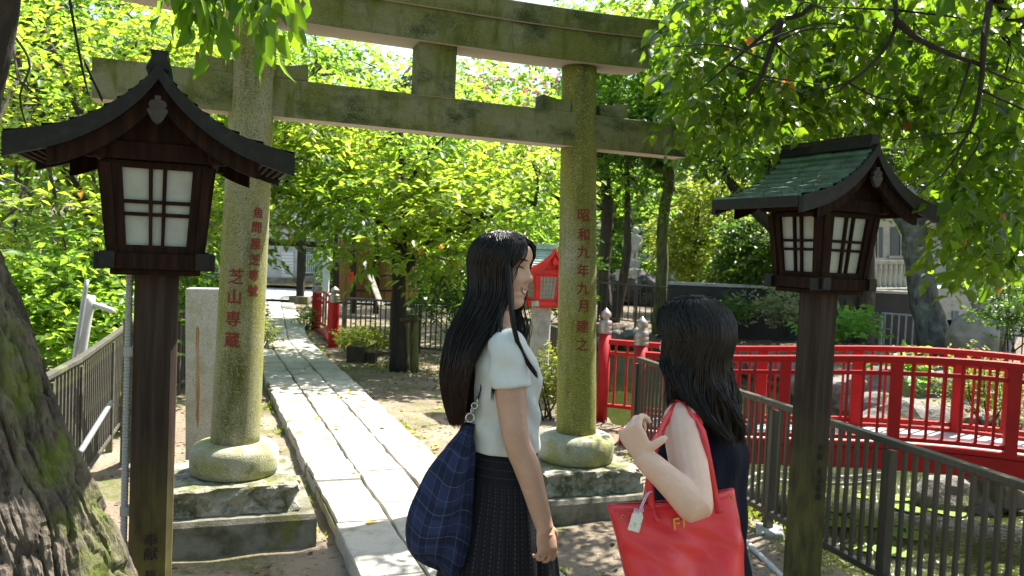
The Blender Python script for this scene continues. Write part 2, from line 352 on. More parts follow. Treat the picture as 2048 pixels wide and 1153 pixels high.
def tree(name, label, cat, base, trunk, blobs, n, leaf2=None, mix2=.3, per=9, spread=.45, L=.11, wr=.5, leaf=None, bark=None, twig=None, droop=.3, flat=.5, limbs=9, group=None, limb_r=.03, twigs=.6, hi=False, extra=None, crown_name='crown', tr=.004):
    base = Vector(base); t = thing(name, label, cat, base, group=group); mb = MB()
    for tk in trunk:
        r = [q[3] for q in tk]; p = spl([q[:3] for q in tk], 14 if len(tk) > 2 else 5)
        p[1:-1] += rs.randn(len(p) - 2, 3) * np.array(r).mean() * .10
        mb.tube(p, r, 10)
    tops = [Vector(q[:3]) for tk in trunk for q in tk[len(tk) // 2:]]
    c, d = blob_pts(blobs, n)
    for i in range(limbs):
        b = blobs[i % len(blobs)]; e = Vector(b[0] + rs.randn(3) * np.array(b[1]) * .5)
        s = min(tops, key=lambda q: (q - e).length + random.random() * .5); mid = (s + e) / 2 + Vector(rs.randn(3) * .12) * (e - s).length + Vector((0, 0, .08 * (e - s).length))
        p = spl([s, mid, e], 9); mb.tube(p, [limb_r, limb_r * .6, limb_r * .22], 6)
        for _ in range(3):
            j = rs.randint(3, 9); k = np.argmin(np.linalg.norm(c - p[j], axis=1) + rs.rand(len(c)) * 1.0)
            mb.tube(spl([p[j], (p[j] + c[k]) / 2 + rs.randn(3) * .06, c[k]], 5), [limb_r * .35, limb_r * .12], 5)
    mb.build('trunk', bark, t, smooth=True)
    C_, A_, N_, L_, tw = clumps(c, d, per, spread, L, droop, flat)
    if extra is not None: pass
    if leaf2 is None: leaves(crown_name, C_, A_, N_, L_, leaf, t, wr, hi)
    else:                                                              # older, deeper green boughs among the fresh ones
        k2 = np.repeat(np.sin(c[:, 0] * 2.3 + 1) * np.cos(c[:, 2] * 3.1) + .5 * np.sin(c[:, 1] * 2.7) + rs.randn(len(c)) * .25 > np.quantile(np.sin(c[:, 0] * 2.3 + 1) * np.cos(c[:, 2] * 3.1) + .5 * np.sin(c[:, 1] * 2.7), 1 - mix2), per)
        leaves(crown_name, C_[~k2], A_[~k2], N_[~k2], L_[~k2], leaf, t, wr, hi); leaves('deeper_foliage', C_[k2], A_[k2], N_[k2], L_[k2], leaf2, t, wr, hi)
    k = int(n * twigs)
    if k: strips('twigs', tw[:k], np.full(k, tr), twig or twig_m, t)['kind'] = 'stuff'
    return t
def bush(name, label, base, rx, rz, n, L, leaf, per=7, group=None, cat='shrub', ry=None, wr=.5, stems=5, droop=.1):
    base = Vector(base); t = thing(name, label, cat, base, group=group); mb = MB(); ry = ry or rx
    bl = [(np.array(base) + [rs.randn() * rx * .4, rs.randn() * ry * .4, rz * (.5 + .3 * rs.rand())], (rx * .6, ry * .6, rz * .5)) for _ in range(5)]
    c, d = blob_pts(bl, n); d[:, 2] = abs(d[:, 2]) + .3
    for i in range(stems):
        e = c[rs.randint(len(c))]; mb.tube(spl([base + Vector((rs.randn() * .04, rs.randn() * .04, -.03)), (np.array(base) + e) / 2 + rs.randn(3) * .04, e], 6), [.012, .004], 5)
    mb.build('stems', twig_dark, t)
    C_, A_, N_, L_, _ = clumps(c, d, per, L * 2.2, L, droop, .45)
    C_[:, 2] = np.maximum(C_[:, 2], base.z + .02)
    leaves('foliage', C_, A_, N_, L_, leaf, t, wr)
    return t

# ------------------------------------------------------------------ the setting: ground, pond, path, street
POND = [(2.95,1.2),(2.42,2.9),(2.05,4.1),(1.78,5.1),(1.5,6.2),(1.32,7.0),(1.22,7.9),(.95,9.3),(.8,11.2),(.9,14),(1.3,17.6),(2.2,19.0),(3.3,18.6),(4.3,16.4),(4.75,13.6),(4.65,11.4),(4.8,10.3),(5.6,9.3),(5.6,8.2),(5.75,7.2),(6.1,6.0),(6.0,4.6),(5.6,3.0),(5.0,1.2)]
WZ = -.55
def pond_sd(x, y):
    """signed distance to the pond's edge, positive outside"""
    pp = np.array(POND); best = np.full(x.shape, 1e9); ins = np.zeros(x.shape, bool)
    for i in range(len(pp)):
        a, b = pp[i], pp[(i + 1) % len(pp)]; ab = b - a
        t = np.clip(((x - a[0]) * ab[0] + (y - a[1]) * ab[1]) / ab.dot(ab), 0, 1)
        best = np.minimum(best, np.hypot(x - a[0] - t * ab[0], y - a[1] - t * ab[1]))
        c = (a[1] > y) != (b[1] > y); xi = ab[0] * (y - a[1]) / (ab[1] if ab[1] else 1e-9) + a[0]; ins ^= c & (x < xi)
    return np.where(ins, -best, best)
def axis(fine0, fine1, step, lim0, lim1):
    a = list(np.arange(fine0, fine1, step)); s = step
    while a[-1] < lim1: s *= 1.3; a.append(a[-1] + s)
    s = step
    while a[0] > lim0: s *= 1.3; a.insert(0, a[0] - s)
    return np.array(a)
gx = axis(-4.5, 6.8, .075, -420, 420); gy = axis(1.0, 20.5, .1, -60, 600)
X, Y = np.meshgrid(gx, gy)
sd = pond_sd(X, Y)
nz = sum(np.sin(X * a + p) * np.cos(Y * b + q) for a, b, p, q in ((1.3, 1.1, 0, 1), (2.9, 3.3, 2, .5), (6.1, 5.3, 1, 3), (11.3, 12.7, 4, 2))) * .009
def soil_h(x, y, sdv, n): 
    k = np.clip((sdv + .22) / .3, 0, 1); k = k * k * (3 - 2 * k)
    far = np.clip((y - 16) / 4, 0, 1) * np.clip((x + .5) / 1.5, 0, 1) * .12
    return -1.15 + (1.15 - .1) * k + n * k + far
Z = soil_h(X, Y, sd, nz)
V3 = np.stack([X, Y, Z], -1).reshape(-1, 3); ny, nx = X.shape
idx = (np.arange(ny - 1)[:, None] * nx + np.arange(nx - 1)[None]).ravel()
soil_m, nt, b = new_mat('soil with leaf litter'); tc = nd(nt, 'ShaderNodeTexCoord'); co = tc.outputs['Object']
c = mixc(nt, noise_fac(nt, co, 1.1, .38, .62), (.24, .195, .14), (.15, .115, .08))
c = mixc(nt, noise_fac(nt, co, 26.0, .56, .66), c, (.10, .07, .045))
c = mixc(nt, noise_fac(nt, co, 60.0, .63, .68, 2), c, (.36, .27, .17))
c = mixc(nt, mth(nt, 'MULTIPLY', noise_fac(nt, co, 1.6, .52, .62), noise_fac(nt, co, 30.0, .3, .6)), c, (.085, .105, .018))
sp = nd(nt, 'ShaderNodeSeparateXYZ'); nt.links.new(co, sp.inputs[0])
farm = nd(nt, 'ShaderNodeMapRange', i_From_Min=14.0, i_From_Max=17.0); nt.links.new(sp.outputs[1], farm.inputs[0])
rx_ = nd(nt, 'ShaderNodeMapRange', i_From_Min=-.3, i_From_Max=.8); nt.links.new(sp.outputs[0], rx_.inputs[0])
c = mixc(nt, mth(nt, 'MULTIPLY', farm.outputs[0], rx_.outputs[0]), c, mixc(nt, noise_fac(nt, co, 14.0, .45, .62), (.085, .06, .042), (.2, .16, .12)))
nt.links.new(c, b.inputs['Base Color']); b.inputs['Roughness'].default_value = .95
bp = nd(nt, 'ShaderNodeBump', i_Strength=.9, i_Distance=.025); nt.links.new(noise_fac(nt, co, 22.0, 0, 1, 8, .7), bp.inputs['Height']); nt.links.new(bp.outputs[0], b.inputs['Normal'])
g = np_mesh('ground', V3, np.stack([idx, idx + 1, idx + nx + 1, idx + nx], -1).ravel(), np.full(len(idx), 4), soil_m, smooth=True); g['kind'] = 'structure'
def gz(x, y): 
    x, y = np.array([float(x)]), np.array([float(y)]); return float(soil_h(x, y, pond_sd(x, y), 0)[0])
# water
wm, nt, b = new_mat('green pond water'); tc = nd(nt, 'ShaderNodeTexCoord')
c = mixc(nt, noise_fac(nt, tc.outputs['Object'], .8, .4, .65), (.014, .019, .004), (.042, .050, .006))
nt.links.new(c, b.inputs['Base Color']); b.inputs['Roughness'].default_value = .06; b.inputs['Specular IOR Level'].default_value = .6
bp = nd(nt, 'ShaderNodeBump', i_Strength=.7, i_Distance=.03); nt.links.new(noise_fac(nt, tc.outputs['Object'], (11, 24, 1), 0, 1, 3), bp.inputs['Height']); nt.links.new(bp.outputs[0], b.inputs['Normal'])
wp = np.array(POND); wc = wp.mean(0); wp2 = wc + (wp - wc) * 1.06
o = MB().add([(x, y, WZ) for x, y in wp2], [tuple(range(len(wp2)))]).build('pond_water', wm); o['kind'] = 'structure'

# path: three columns of worn slabs, bending a little beyond the small bridge
pm, nt, b = new_mat('worn paving stone'); tc = nd(nt, 'ShaderNodeTexCoord'); co = tc.outputs['Object']; ge = nd(nt, 'ShaderNodeNewGeometry')
c = mixc(nt, ge.outputs['Random Per Island'], (.37, .345, .295), (.46, .43, .375))
c = mixc(nt, noise_fac(nt, co, 5.0, .48, .66), c, (.29, .275, .24)); c = mixc(nt, noise_fac(nt, co, 120.0, .58, .66, 2), c, (.26, .25, .23))
c = mixc(nt, noise_fac(nt, co, 2.2, .60, .70), c, (.17, .17, .08))
nt.links.new(c, b.inputs['Base Color']); b.inputs['Roughness'].default_value = .88
bp = nd(nt, 'ShaderNodeBump', i_Strength=.4, i_Distance=.012); nt.links.new(noise_fac(nt, co, 28.0, 0, 1, 7), bp.inputs['Height']); nt.links.new(bp.outputs[0], b.inputs['Normal'])
pd = Vector((-.358, .934, 0)); pv = Vector((.934, .358, 0))          # along the path, across it (torii line)
po = Vector((-.94, 4.55, 0))                                       # a point on the left edge
bend = 8.9; d2 = Vector((-.285, .958, 0))
def path_pt(s, q):
    if s < bend: return po + pd * s + pv * q
    v2 = Vector((d2.y, -d2.x, 0)); k = min(1, (s - bend) / 2)
    return po + pd * bend + d2 * (s - bend) + (pv * (1 - k) + v2 * k) * q
mb = MB(); cols = [0, .315, .64, .965]
for ci in range(3):
    s = -3.2 - random.random() * .4
    while s < 17.2:
        Ln = random.uniform(.48, .85); a, e = s + .007, s + Ln - .007; q0, q1 = cols[ci] + .007 + random.uniform(-.012, .008) * (ci == 0), cols[ci + 1] - .007 + random.uniform(-.01, .014) * (ci == 2)
        dz = [random.uniform(-.007, .007) for _ in range(4)]
        if s < bend < s + Ln: e = min(e, bend - .007); Ln = bend - s
        ns = 6; top, mid, bot = [], [], []
        def ring(ins, z):
            out = []
            for (sa, qa, sb, qb, k0, k1) in ((a, q0, e, q0, 0, 1), (e, q0, e, q1, 1, 2), (e, q1, a, q1, 2, 3), (a, q1, a, q0, 3, 0)):
                for t in np.linspace(0, 1, ns, endpoint=False):
                    ss, qq = sa + (sb - sa) * t, qa + (qb - qa) * t; cs, cq = (a + e) / 2, (q0 + q1) / 2
                    jig = (math.sin(ss * 19 + qq * 31) + math.sin(ss * 43 + 2) + math.sin(ss * 7.3 + ci)) * .003
                    ss += math.copysign(ins, cs - ss) * (abs(cs - ss) > .1) + jig * (abs(cs - ss) > .1) * .6; qq += math.copysign(ins, cq - qq) * (abs(cq - qq) > .1) + jig * (abs(cq - qq) > .1)
                    p = path_pt(ss, qq); p.z = z + dz[k0] + (dz[k1] - dz[k0]) * t; out.append(p)
            return out
        mb.loft([ring(0, -.22), ring(0, -.016), ring(.005, -.004), ring(.018, 0)], cap=True)
        s += Ln
o = mb.build('path', pm); o['kind'] = 'structure'
# joint bed beneath the slabs
mb = MB(); mb.sheet([[path_pt(s, .006) - Vector((0, 0, .028)), path_pt(s, .955) - Vector((0, 0, .028))] for s in np.linspace(-3.4, 17.2, 40)], flip=True)
bed_m = mat('mossy joint bed', (.07, .062, .04), [((.06, .075, .012), 6.0, .42, .6)], rough=.95)
o = mb.build('path_bed', bed_m); o['kind'] = 'structure'
street_m = mat('pale street paving', (.44, .435, .42), [((.36, .355, .34), 2.0, .4, .7)], rough=.9)
o = MB().add([(-30, 21.0, -.03), (6, 23.5, -.03), (6, 30, -.03), (-30, 30, -.03)], [(0, 1, 2, 3)]).build('street', street_m); o['kind'] = 'structure'

# ------------------------------------------------------------------ writing
def glyphs(ch, size, cuts=0):
    cu = bpy.data.curves.new('t', 'FONT'); cu.body = ch; cu.size = size; cu.resolution_u = 3
    cu.align_x = 'CENTER'; cu.align_y = 'CENTER'
    ob = bpy.data.objects.new('t', cu); COL.objects.link(ob); dg = bpy.context.evaluated_depsgraph_get()
    me = bpy.data.meshes.new_from_object(ob.evaluated_get(dg)); bpy.data.objects.remove(ob)
    bm = bmesh.new(); bm.from_mesh(me)
    for k in range(-cuts, cuts + 1):
        bmesh.ops.bisect_plane(bm, geom=bm.verts[:] + bm.edges[:] + bm.faces[:], plane_co=(k * size * .5 / max(cuts, 1), 0, 0), plane_no=(1, 0, 0))
    v = [tuple(q.co) for q in bm.verts]
    xs = [q[0] for q in v]; ys = [q[1] for q in v]; cx, cy = (min(xs) + max(xs)) / 2, (min(ys) + max(ys)) / 2
    bm.verts.index_update(); f = [tuple(q.index for q in fa.verts) for fa in bm.faces]; bm.free()
    return [(x - cx, y - cy) for x, y, _ in v], f

# ------------------------------------------------------------------ torii gate
torii = thing('torii_gate', 'mossy granite torii gate with red carved characters, straddling the stone path', 'torii gate', (-.55, 5.1, -.1))
LB, LT = P(470, 893, 4.70), P(512, 40, 4.60); RB, RT = P(1152, 874, 5.45), P(1158.5, 137, 5.35)
pvz = (RB - LB); pvz.z = 0; tv = pvz.normalized(); td = Vector((-tv.y, tv.x, 0))     # along beams, away from viewer
def pillar(B, T, r0, r1, chars):
    n = 30; rings = []; ax = T - B
    for i in range(n + 1):
        k = i / n; c = B + ax * k; r = r0 + (r1 - r0) * k
        rings.append([c + Vector((math.cos(a), math.sin(a), 0)) * r for a in np.linspace(0, 2 * math.pi, 48, endpoint=False)])
    o = MB().loft(rings).build('pillar', granite, torii, smooth=True)
    m = MB()
    for ch, px, py, size in chars:
        # find height on the axis seen at this row, then the side offset
        v = (P(px, py, 1) - Vector((0, 0, CZ))); hd = Vector((v.x, v.y)); 
        k = (py - Qy(B)) / (Qy(T) - Qy(B)); c = B + ax * k; r = r0 + (r1 - r0) * k
        cam2 = Vector((-c.x, -c.y, 0)).normalized(); rt = Vector((-cam2.y, cam2.x, 0))
        dist = Vector((c.x, c.y)).length; hit = Vector((v.x, v.y, 0)).normalized() * dist
        sft = max(-.95, min(.95, (hit - Vector((c.x, c.y, 0))).dot(rt) / r / (1 - .5 * r / dist))); ph0 = math.asin(sft)
        vs, fs = glyphs(ch, size, 8)
        for ox, oy, lift in ((0, 0, .0010), (.0025, .001, .0014), (-.0025, -.001, .0018), (0, .0025, .0022)):     # brush width of the carved strokes
            out = []
            for x, y in vs:
                kk = k + (y + oy) / ax.z; cc = B + ax * kk; rr = r0 + (r1 - r0) * kk + lift; ph = ph0 + (x + ox) / rr
                out.append(cc + (cam2 * math.cos(ph) + rt * math.sin(ph)) * rr)
            m.add(out, fs)
    m.build('inscription', engrave, o, fix=False)
def Qy(p):
    q = CR.transposed() @ (Vector(p) - Vector((0, 0, CZ))); return 576.5 - F * q.y / -q.z
def Qx(p):
    q = CR.transposed() @ (Vector(p) - Vector((0, 0, CZ))); return 1024 + F * q.x / -q.z
c2 = [(c, 400 + x / 3.6, 380 + y / 3.6, .066) for c, x, y in zip('魚問屋芝専號', (418, 408, 400, 394, 386, 379), (150, 255, 370, 482, 592, 700))]
c2 += [(c, 400 + x / 3.6, 380 + y / 3.6, .09) for c, x, y in zip('芝山専蔵', (262, 249, 240, 233), (605, 747, 902, 1052))]
pillar(LB, LT, .135, .116, c2)
c1 = [(c, 1110 + x / 3.6, 390 + y / 3.6, .088) for c, x, y in zip('昭和九年九月建之', (206, 206, 207, 203, 203, 202, 198, 197), (140, 275, 398, 530, 655, 782, 925, 1052))]
pillar(RB, RT, .132, .113, c1)
# base stones and pedestals
for B, dr in ((LB, 0), (RB, .01)):
    prof = [(.0, -.15), (.215, -.15), (.236, -.138), (.243, -.10), (.244, -.05), (.241, -.015), (.228, .010), (.20, .025), (.165, .031), (.12, .034)]
    MB().lathe([(r + dr, z) for r, z in prof], B, 40).build('base_stone', granite_base, torii, smooth=True)
def slab(c, hw, hd, z0, z1, name, m, rough=.0, seed=0):
    """block in the gate's own directions with an uneven, hewn side"""
    rr = random.Random(seed); n = 14; per = []
    for (a, b_), (c_, d_) in (((-1, -1), (1, -1)), ((1, -1), (1, 1)), ((1, 1), (-1, 1)), ((-1, 1), (-1, -1))):
        for t in np.linspace(0, 1, n, endpoint=False): per.append((a + (c_ - a) * t, b_ + (d_ - b_) * t))
    rings = []
    lv = [0, .15, .35, .55, .75, .92, 1] if rough else [0, .9, 1]
    for k, l in enumerate(lv):
        ring = []
        for u, v in per:
            j = rr.uniform(-1, 1) * rough * (0 < l < .95) ; ins = -.012 * (l == 1)
            bul = rough * .9 * math.sin(l * math.pi) * (0.4 + .6 * math.sin(u * 5 + v * 3 + seed) ** 2)
            p = c + tv * (u * (hw + j - bul + ins)) + td * (v * (hd + j * .8 - bul + ins)); p.z = z0 + (z1 - z0) * l + (rr.uniform(-.006, .006) if rough and l < 1 else 0)
            ring.append(p)
        rings.append(ring)
    return MB().loft(rings).build(name, m, torii)
for B, sd_ in ((LB, 3), (RB, 9)):
    c = Vector((B.x, B.y, 0)); zt = B.z - .148
    slab(c, .335, .33, zt - .145, zt, 'pedestal', granite_rough, .028, sd_)
    slab(c, .42, .40, -.2, zt - .147, 'plinth', kerb_stone, 0, sd_)
# beams
def beam(prof, x0, x1, curve, name, m, zc, n=40, taper=0):
    """prof: (depth, height) section swept along the gate, ends rising by curve"""
    f = .8 if zc is znk else 1.0; a0, a1 = LB + (LT - LB) * f, RB + (RT - RB) * f; mid = (a0 + a1) / 2; Lh = 0.5 * (a1 - a0).xy.length; rings = []
    for i in range(n + 1):
        q = x0 + (x1 - x0) * i / n; zz = zc(q) + curve * max(0, abs(q) / Lh - .35) ** 2
        rings.append([Vector((mid.x, mid.y, 0)) + tv * q + td * a + Vector((0, 0, zz + b_)) for a, b_ in prof])
    return MB().loft(rings).build(name, m, torii, smooth=False, fix=True, bevel=.006)
Lh = .5 * (RB - LB).xy.length
znk = None
zt = lambda q: LT.z + (RT.z - LT.z) * (q + Lh) / (2 * Lh)
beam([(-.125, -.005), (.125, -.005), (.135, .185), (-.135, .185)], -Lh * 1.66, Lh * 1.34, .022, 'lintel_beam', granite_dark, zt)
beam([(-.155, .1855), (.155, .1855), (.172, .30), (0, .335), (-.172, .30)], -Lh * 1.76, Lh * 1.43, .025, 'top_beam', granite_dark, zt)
znk = lambda q: P(508, 232, 4.63).z + (P(1158, 299, 5.38).z - P(508, 232, 4.63).z) * (q + Lh) / (2 * Lh)
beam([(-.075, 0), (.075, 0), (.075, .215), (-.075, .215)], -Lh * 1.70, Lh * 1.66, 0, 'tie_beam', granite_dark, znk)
q0 = -.02
a0, a1 = LB + (LT - LB) * .85, RB + (RT - RB) * .85; sm = (a0 + a1) / 2; Lh = .5 * (a1 - a0).xy.length
sb = MB(); zz = znk(q0); hgt = zt(q0) - zz - .215
m3 = Matrix((tv, td, Vector((0, 0, 1)))).transposed()
# the short strut sits where the photo shows it between the beams
def along(px):
    best = min(np.linspace(-1.6, 1.6, 400), key=lambda q: abs(Qx(Vector((sm.x, sm.y, zz + .4)) + tv * q) - px)); return float(best)
qs = along(868)
sb.box(Vector((sm.x, sm.y, znk(qs) + .2155 + (zt(qs) - znk(qs) - .2155) / 2)) + tv * qs, (.235, .17, zt(qs) - znk(qs) - .2155 + .01), m3)
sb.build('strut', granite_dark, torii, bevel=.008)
for B, T in ((LB, LT), (RB, RT)):
    qc = (B - sm).dot(tv) if False else (Vector((B.x + (T.x - B.x) * .78, B.y + (T.y - B.y) * .78, 0)) - Vector((sm.x, sm.y, 0))).dot(tv)
    for s in (-1, 1):
        q1, q2 = qc + s * .105, qc + s * .30; z0 = znk(qc) + .2165
        poly = [Vector((sm.x, sm.y, 0)) + tv * q + Vector((0, 0, z0 + h)) - td * .065 for q, h in ((q1, 0), (q2, 0), (q2, .095), (qc + s * .2, .075), (q1, .072))]
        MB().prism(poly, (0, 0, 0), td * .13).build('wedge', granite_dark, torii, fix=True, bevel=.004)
# ------------------------------------------------------------------ lanterns on posts
RC = spl([(0, 0), (.043, -.058), (.093, -.108), (.145, -.150), (.213, -.192), (.30, -.231), (.455, -.272)], 25)   # roof line, from the ridge out
gegyo_m = mat('weathered carved ornament', (.028, .021, .016), [((.05, .042, .036), 30.0, .5, .7)], rough=.6)
lattice_m = mat('aged lattice', (.26, .25, .20), rough=.7)
def lantern(name, label, loc, rotz, woodm, postm, roofm, edge, grid=False, words='', scale=1, post_h=1.51, barge=None, group=None, post_w=.15):
    t = thing(name, label, 'lantern', loc, (0, 0, rotz), group); ZA = post_h + .72; K = dict(parent=t, local=True)
    c = post_w * .14; h = post_w / 2
    oc = [(-h, -h+c), (-h+c, -h), (h-c, -h), (h, -h+c), (h, h-c), (h-c, h), (-h+c, h), (-h, h-c)]
    post = MB().loft([[(x, y, z) for x, y in oc] for z in (-.15, .4, 1.0, post_h)]).build('post', postm, **K)
    if words:
        m = MB(); z = words[1]
        for ch in words[0]:
            if ch == ' ': z -= .035; continue
            vs, fs = glyphs(ch, words[2])
            for ox, oy, li in ((0, 0, .001), (.0012, .0005, .0013), (-.0012, 0, .0016)):
                m.add([(words[3] + x + ox, -h - li, z + y + oy) for x, y in vs], fs)
            z -= words[2] * 1.02
        m.build('inscription', ink, post, local=True)
    # crossed sill beams
    z0 = post_h
    m = MB(); m.box((0, 0, z0 + .011), (.30, .30, .022)); m.build('under_sill', woodm, bevel=.004, **K)
    for k in range(4):
        m = MB(); q = Matrix.Rotation(k * math.pi / 2, 3, 'Z'); m.box(q @ Vector((0, -.156, z0 + .05 + (.004 if k % 2 else 0))), (.385, .046, .056), q)
        m.build('sill_beam', woodm, bevel=.004, **K)
    for sx in (-1, 1):
        for sy in (-1, 1):
            MB().box((sx * .181, sy * .156, z0 + .05), (.036, .050, .060)).build('beam_cap', edge, bevel=.002, **K); MB().box((sx * .156, sy * .181, z0 + .054), (.050, .036, .0604)).build('beam_cap', edge, bevel=.002, **K)
    # tapered box
    zb, ztp = z0 + .077, z0 + .392; b, tp = .157, .188
    def sq(k, u, v, dep):
        r = b + (tp - b) * v; q = Matrix.Rotation(k * math.pi / 2, 3, 'Z')
        return q @ Vector((u * r, -r - dep, zb + (ztp - zb) * v))
    def strip(mb, k, u0, u1, v0, v1, d0, d1, skew=None):
        p = [sq(k, u0, v0, d0), sq(k, u1, v0, d0), sq(k, u1, v1, d0), sq(k, u0, v1, d0)]
        pi = [sq(k, u0, v0, d1), sq(k, u1, v0, d1), sq(k, u1, v1, d1), sq(k, u0, v1, d1)]
        mb.add(p + pi, [(0, 1, 2, 3), (7, 6, 5, 4), (0, 4, 5, 1), (1, 5, 6, 2), (2, 6, 7, 3), (3, 7, 4, 0)])
    m = MB()
    for k in range(4):
        for u in (-.9,): strip(m, k, -1.0, -.80, 0, 1, .006, -.03)
        strip(m, k, .80, .985, 0, 1, .006, -.03)
    m.box((0, 0, zb + .006), (2*b-.03, 2*b-.03, .014)); m.box((0, 0, ztp + .004), (2*tp-.012, 2*tp-.012, .012))
    m.build('lamp_box', woodm, fix=True, bevel=.002, **K)
    for k in range(4):
        fr = MB()
        strip(fr, k, -.798, -.62, .0, 1, -.004, -.028); strip(fr, k, .62, .798, 0, 1, -.004, -.028)
        strip(fr, k, -.619, .619, .0, .095, -.0045, -.028); strip(fr, k, -.619, .619, .955, 1, -.0045, -.028)
        if grid:
            la = MB()
            for u in (-.37, -.125, .125, .37): strip(la, k, u-.022, u+.022, .0955, .9545, -.010, -.024)
            for v in (.25, .42, .59, .76): strip(la, k, -.6185, .6185, v-.015, v+.015, -.0085, -.0225)
        else:
            for u in (-.125, .125): strip(fr, k, u-.035, u+.035, .0955, .9545, -.008, -.024)
            for v in (.444, .583): strip(fr, k, -.6185, .6185, v-.021, v+.021, -.0105, -.0225)
        f = fr.build('window_frame', woodm, fix=True, **K)
        if grid: la.build('lattice', lattice_m, f, local=True, fix=True)
        pn = MB(); strip(pn, k, -.64, .64, .08, .97, -.0225, -.026); pn.build('pane', frosted, f, local=True, fix=True)
    # head beams
    for k in range(4):
        m = MB(); q = Matrix.Rotation(k * math.pi / 2, 3, 'Z'); m.box(q @ Vector((0, -.185, ztp + .044 + (.003 if k % 2 else 0))), (.46, .042, .062), q); m.build('head_beam', woodm, bevel=.003, **K)
    # roof: stepped copper courses on a curved gable roof
    yl = .30; m = MB(); nc = 9
    for s in (-1, 1):
        for i in range(nc):
            t0, t1 = i * 24 / nc, (i + 1) * 24 / nc
            rows = []
            for j, tt in enumerate(np.linspace(t0, t1, 4)):
                x = np.interp(tt, range(25), RC[:, 0]); z = np.interp(tt, range(25), RC[:, 1]); off = .001 + .015 * (j / 3)
                rows.append((x, z + off))
            rows.append((rows[-1][0], rows[-1][1] - .016))
            for ky in range(5):                                       # separate plates with thin seams
                ya, yb = -yl + ky * yl * .4 + .0012 + (i % 2) * .0, -yl + (ky + 1) * yl * .4 - .0012
                dz = random.uniform(-.0015, .0015)
                m.sheet([[(s * x, ya, ZA + z + dz), (s * x, yb, ZA + z + dz)] for x, z in rows], flip=(s < 0))
    roof = m.build('roof', roofm, **K)
    m = MB(); rows = []
    outline = [(s * x, z - .004) for s in (1,) for x, z in RC]
    full = [(-x, z) for x, z in outline[::-1]] + outline[1:]
    for y in (-yl + .012, yl - .012):
        rows.append([(x, y, ZA + z) for x, z in full] + [(x * .985, y, ZA + z - .034) for x, z in full[::-1]])
    m.loft(rows); m.build('roof_deck', woodm, roof, local=True, fix=True)
    for sy in (-1, 1):
        m = MB(); n_ = len(full); a = sy * yl; 
        for i in range(n_ - 1):
            (xa, za), (xb, zb_) = full[i], full[i + 1]
            ha, hb = .046 + .022 * abs(xa) / .455, .046 + .022 * abs(xb) / .455
            y0, y1 = a + sy * .014, a - sy * .014
            q = [(xa, y0, ZA+za+.010), (xb, y0, ZA+zb_+.010), (xb, y0, ZA+zb_-hb), (xa, y0, ZA+za-ha), (xa, y1, ZA+za+.010), (xb, y1, ZA+zb_+.010), (xb, y1, ZA+zb_-hb), (xa, y1, ZA+za-ha)]
            fs = [(0, 1, 2, 3), (7, 6, 5, 4), (0, 4, 5, 1), (3, 2, 6, 7)]
            if i == 0: fs.append((0, 3, 7, 4))
            if i == n_ - 2: fs.append((1, 5, 6, 2))
            m.add(q, fs)
        m.build('bargeboard', edge if barge is None else barge, roof, local=True, fix=True)
        m = MB()
        for i in range(3, n_ - 4):
            (xa, za), (xb, zb_) = full[i], full[i + 1]; y0, y1 = sy * (yl - .018), sy * (yl - .042)
            q = [(xa, y0, ZA+za-.03), (xb, y0, ZA+zb_-.03), (xb, y0, ZA+zb_-.115), (xa, y0, ZA+za-.115), (xa, y1, ZA+za-.03), (xb, y1, ZA+zb_-.03), (xb, y1, ZA+zb_-.115), (xa, y1, ZA+za-.115)]
            m.add(q, [(0, 1, 2, 3), (7, 6, 5, 4), (0, 4, 5, 1), (3, 2, 6, 7)])
        m.build('inner_board', woodm, roof, local=True, fix=True)
        # gable infill
        gp = [(x, z) for x, z in full if abs(x) <= .235]; y = sy * .195
        MB().prism([(x, y, ZA + z - .03) for x, z in gp] + [(gp[-1][0], y, ztp + .03), (gp[0][0], y, ztp + .03)], (0, 0, 0), (0, -sy * .02, 0)).build('gable_board', woodm, roof, local=True, fix=True)
        sh = [(0, -.09), (.018, -.078), (.034, -.05), (.042, -.03), (.03, -.022), (.036, -.006), (.026, .01), (.012, .012), (.012, .03), (-.012, .03), (-.012, .012), (-.026, .01), (-.036, -.006), (-.03, -.022), (-.042, -.03), (-.034, -.05), (-.018, -.078)]
        y = sy * (yl + .002)
        MB().prism([(x * .8, y, ZA - .13 + z * .8) for x, z in sh], (0, 0, 0), (0, sy * .018, 0)).build('gable_ornament', gegyo_m if not grid else red_lamp, roof, local=True, fix=True)
    for s in (-1, 1):
        m = MB()
        for k in range(7):
            x = .285 + k * .023; z = np.interp(x, RC[:, 0], RC[:, 1]); m.box((s * x, 0, ZA + z - .046), (.012, 2 * yl - .09, .014))
        m.build('eave_lining', woodm, roof, local=True)
    for s in (-1, 1):                                                  # copper eave edging
        MB().box((s * .452, 0, ZA - .292), (.012, 2 * yl - .03, .05)).build('eave_edge', edge, roof, local=True, bevel=.002)
    poly = [(-.042, -.012), (.042, -.012), (.024, .03), (.030, .052), (-.030, .052), (-.024, .03)]
    MB().loft([[(x, y, ZA + z) for x, z in poly] for y in (-yl * .98, yl * .98)]).build('ridge_cap', edge if not grid else roofm, roof, local=True, fix=True, bevel=.002)
    if scale != 1: t.scale = (scale,) * 3; WM[t.name] = WM[t.name] @ Matrix.Scale(scale, 4)
    return t
l1 = P(313, 553, 3.1)
ll = lantern('wooden_lantern', 'near dark wooden lantern on a square post with a conduit, beside the leaning tree trunk', (l1.x + .004, l1.y, -.1), R(21), wood_dark, wood_post, copper, copper_edge, words=('奉献 長澤美', .52, .052, .004))
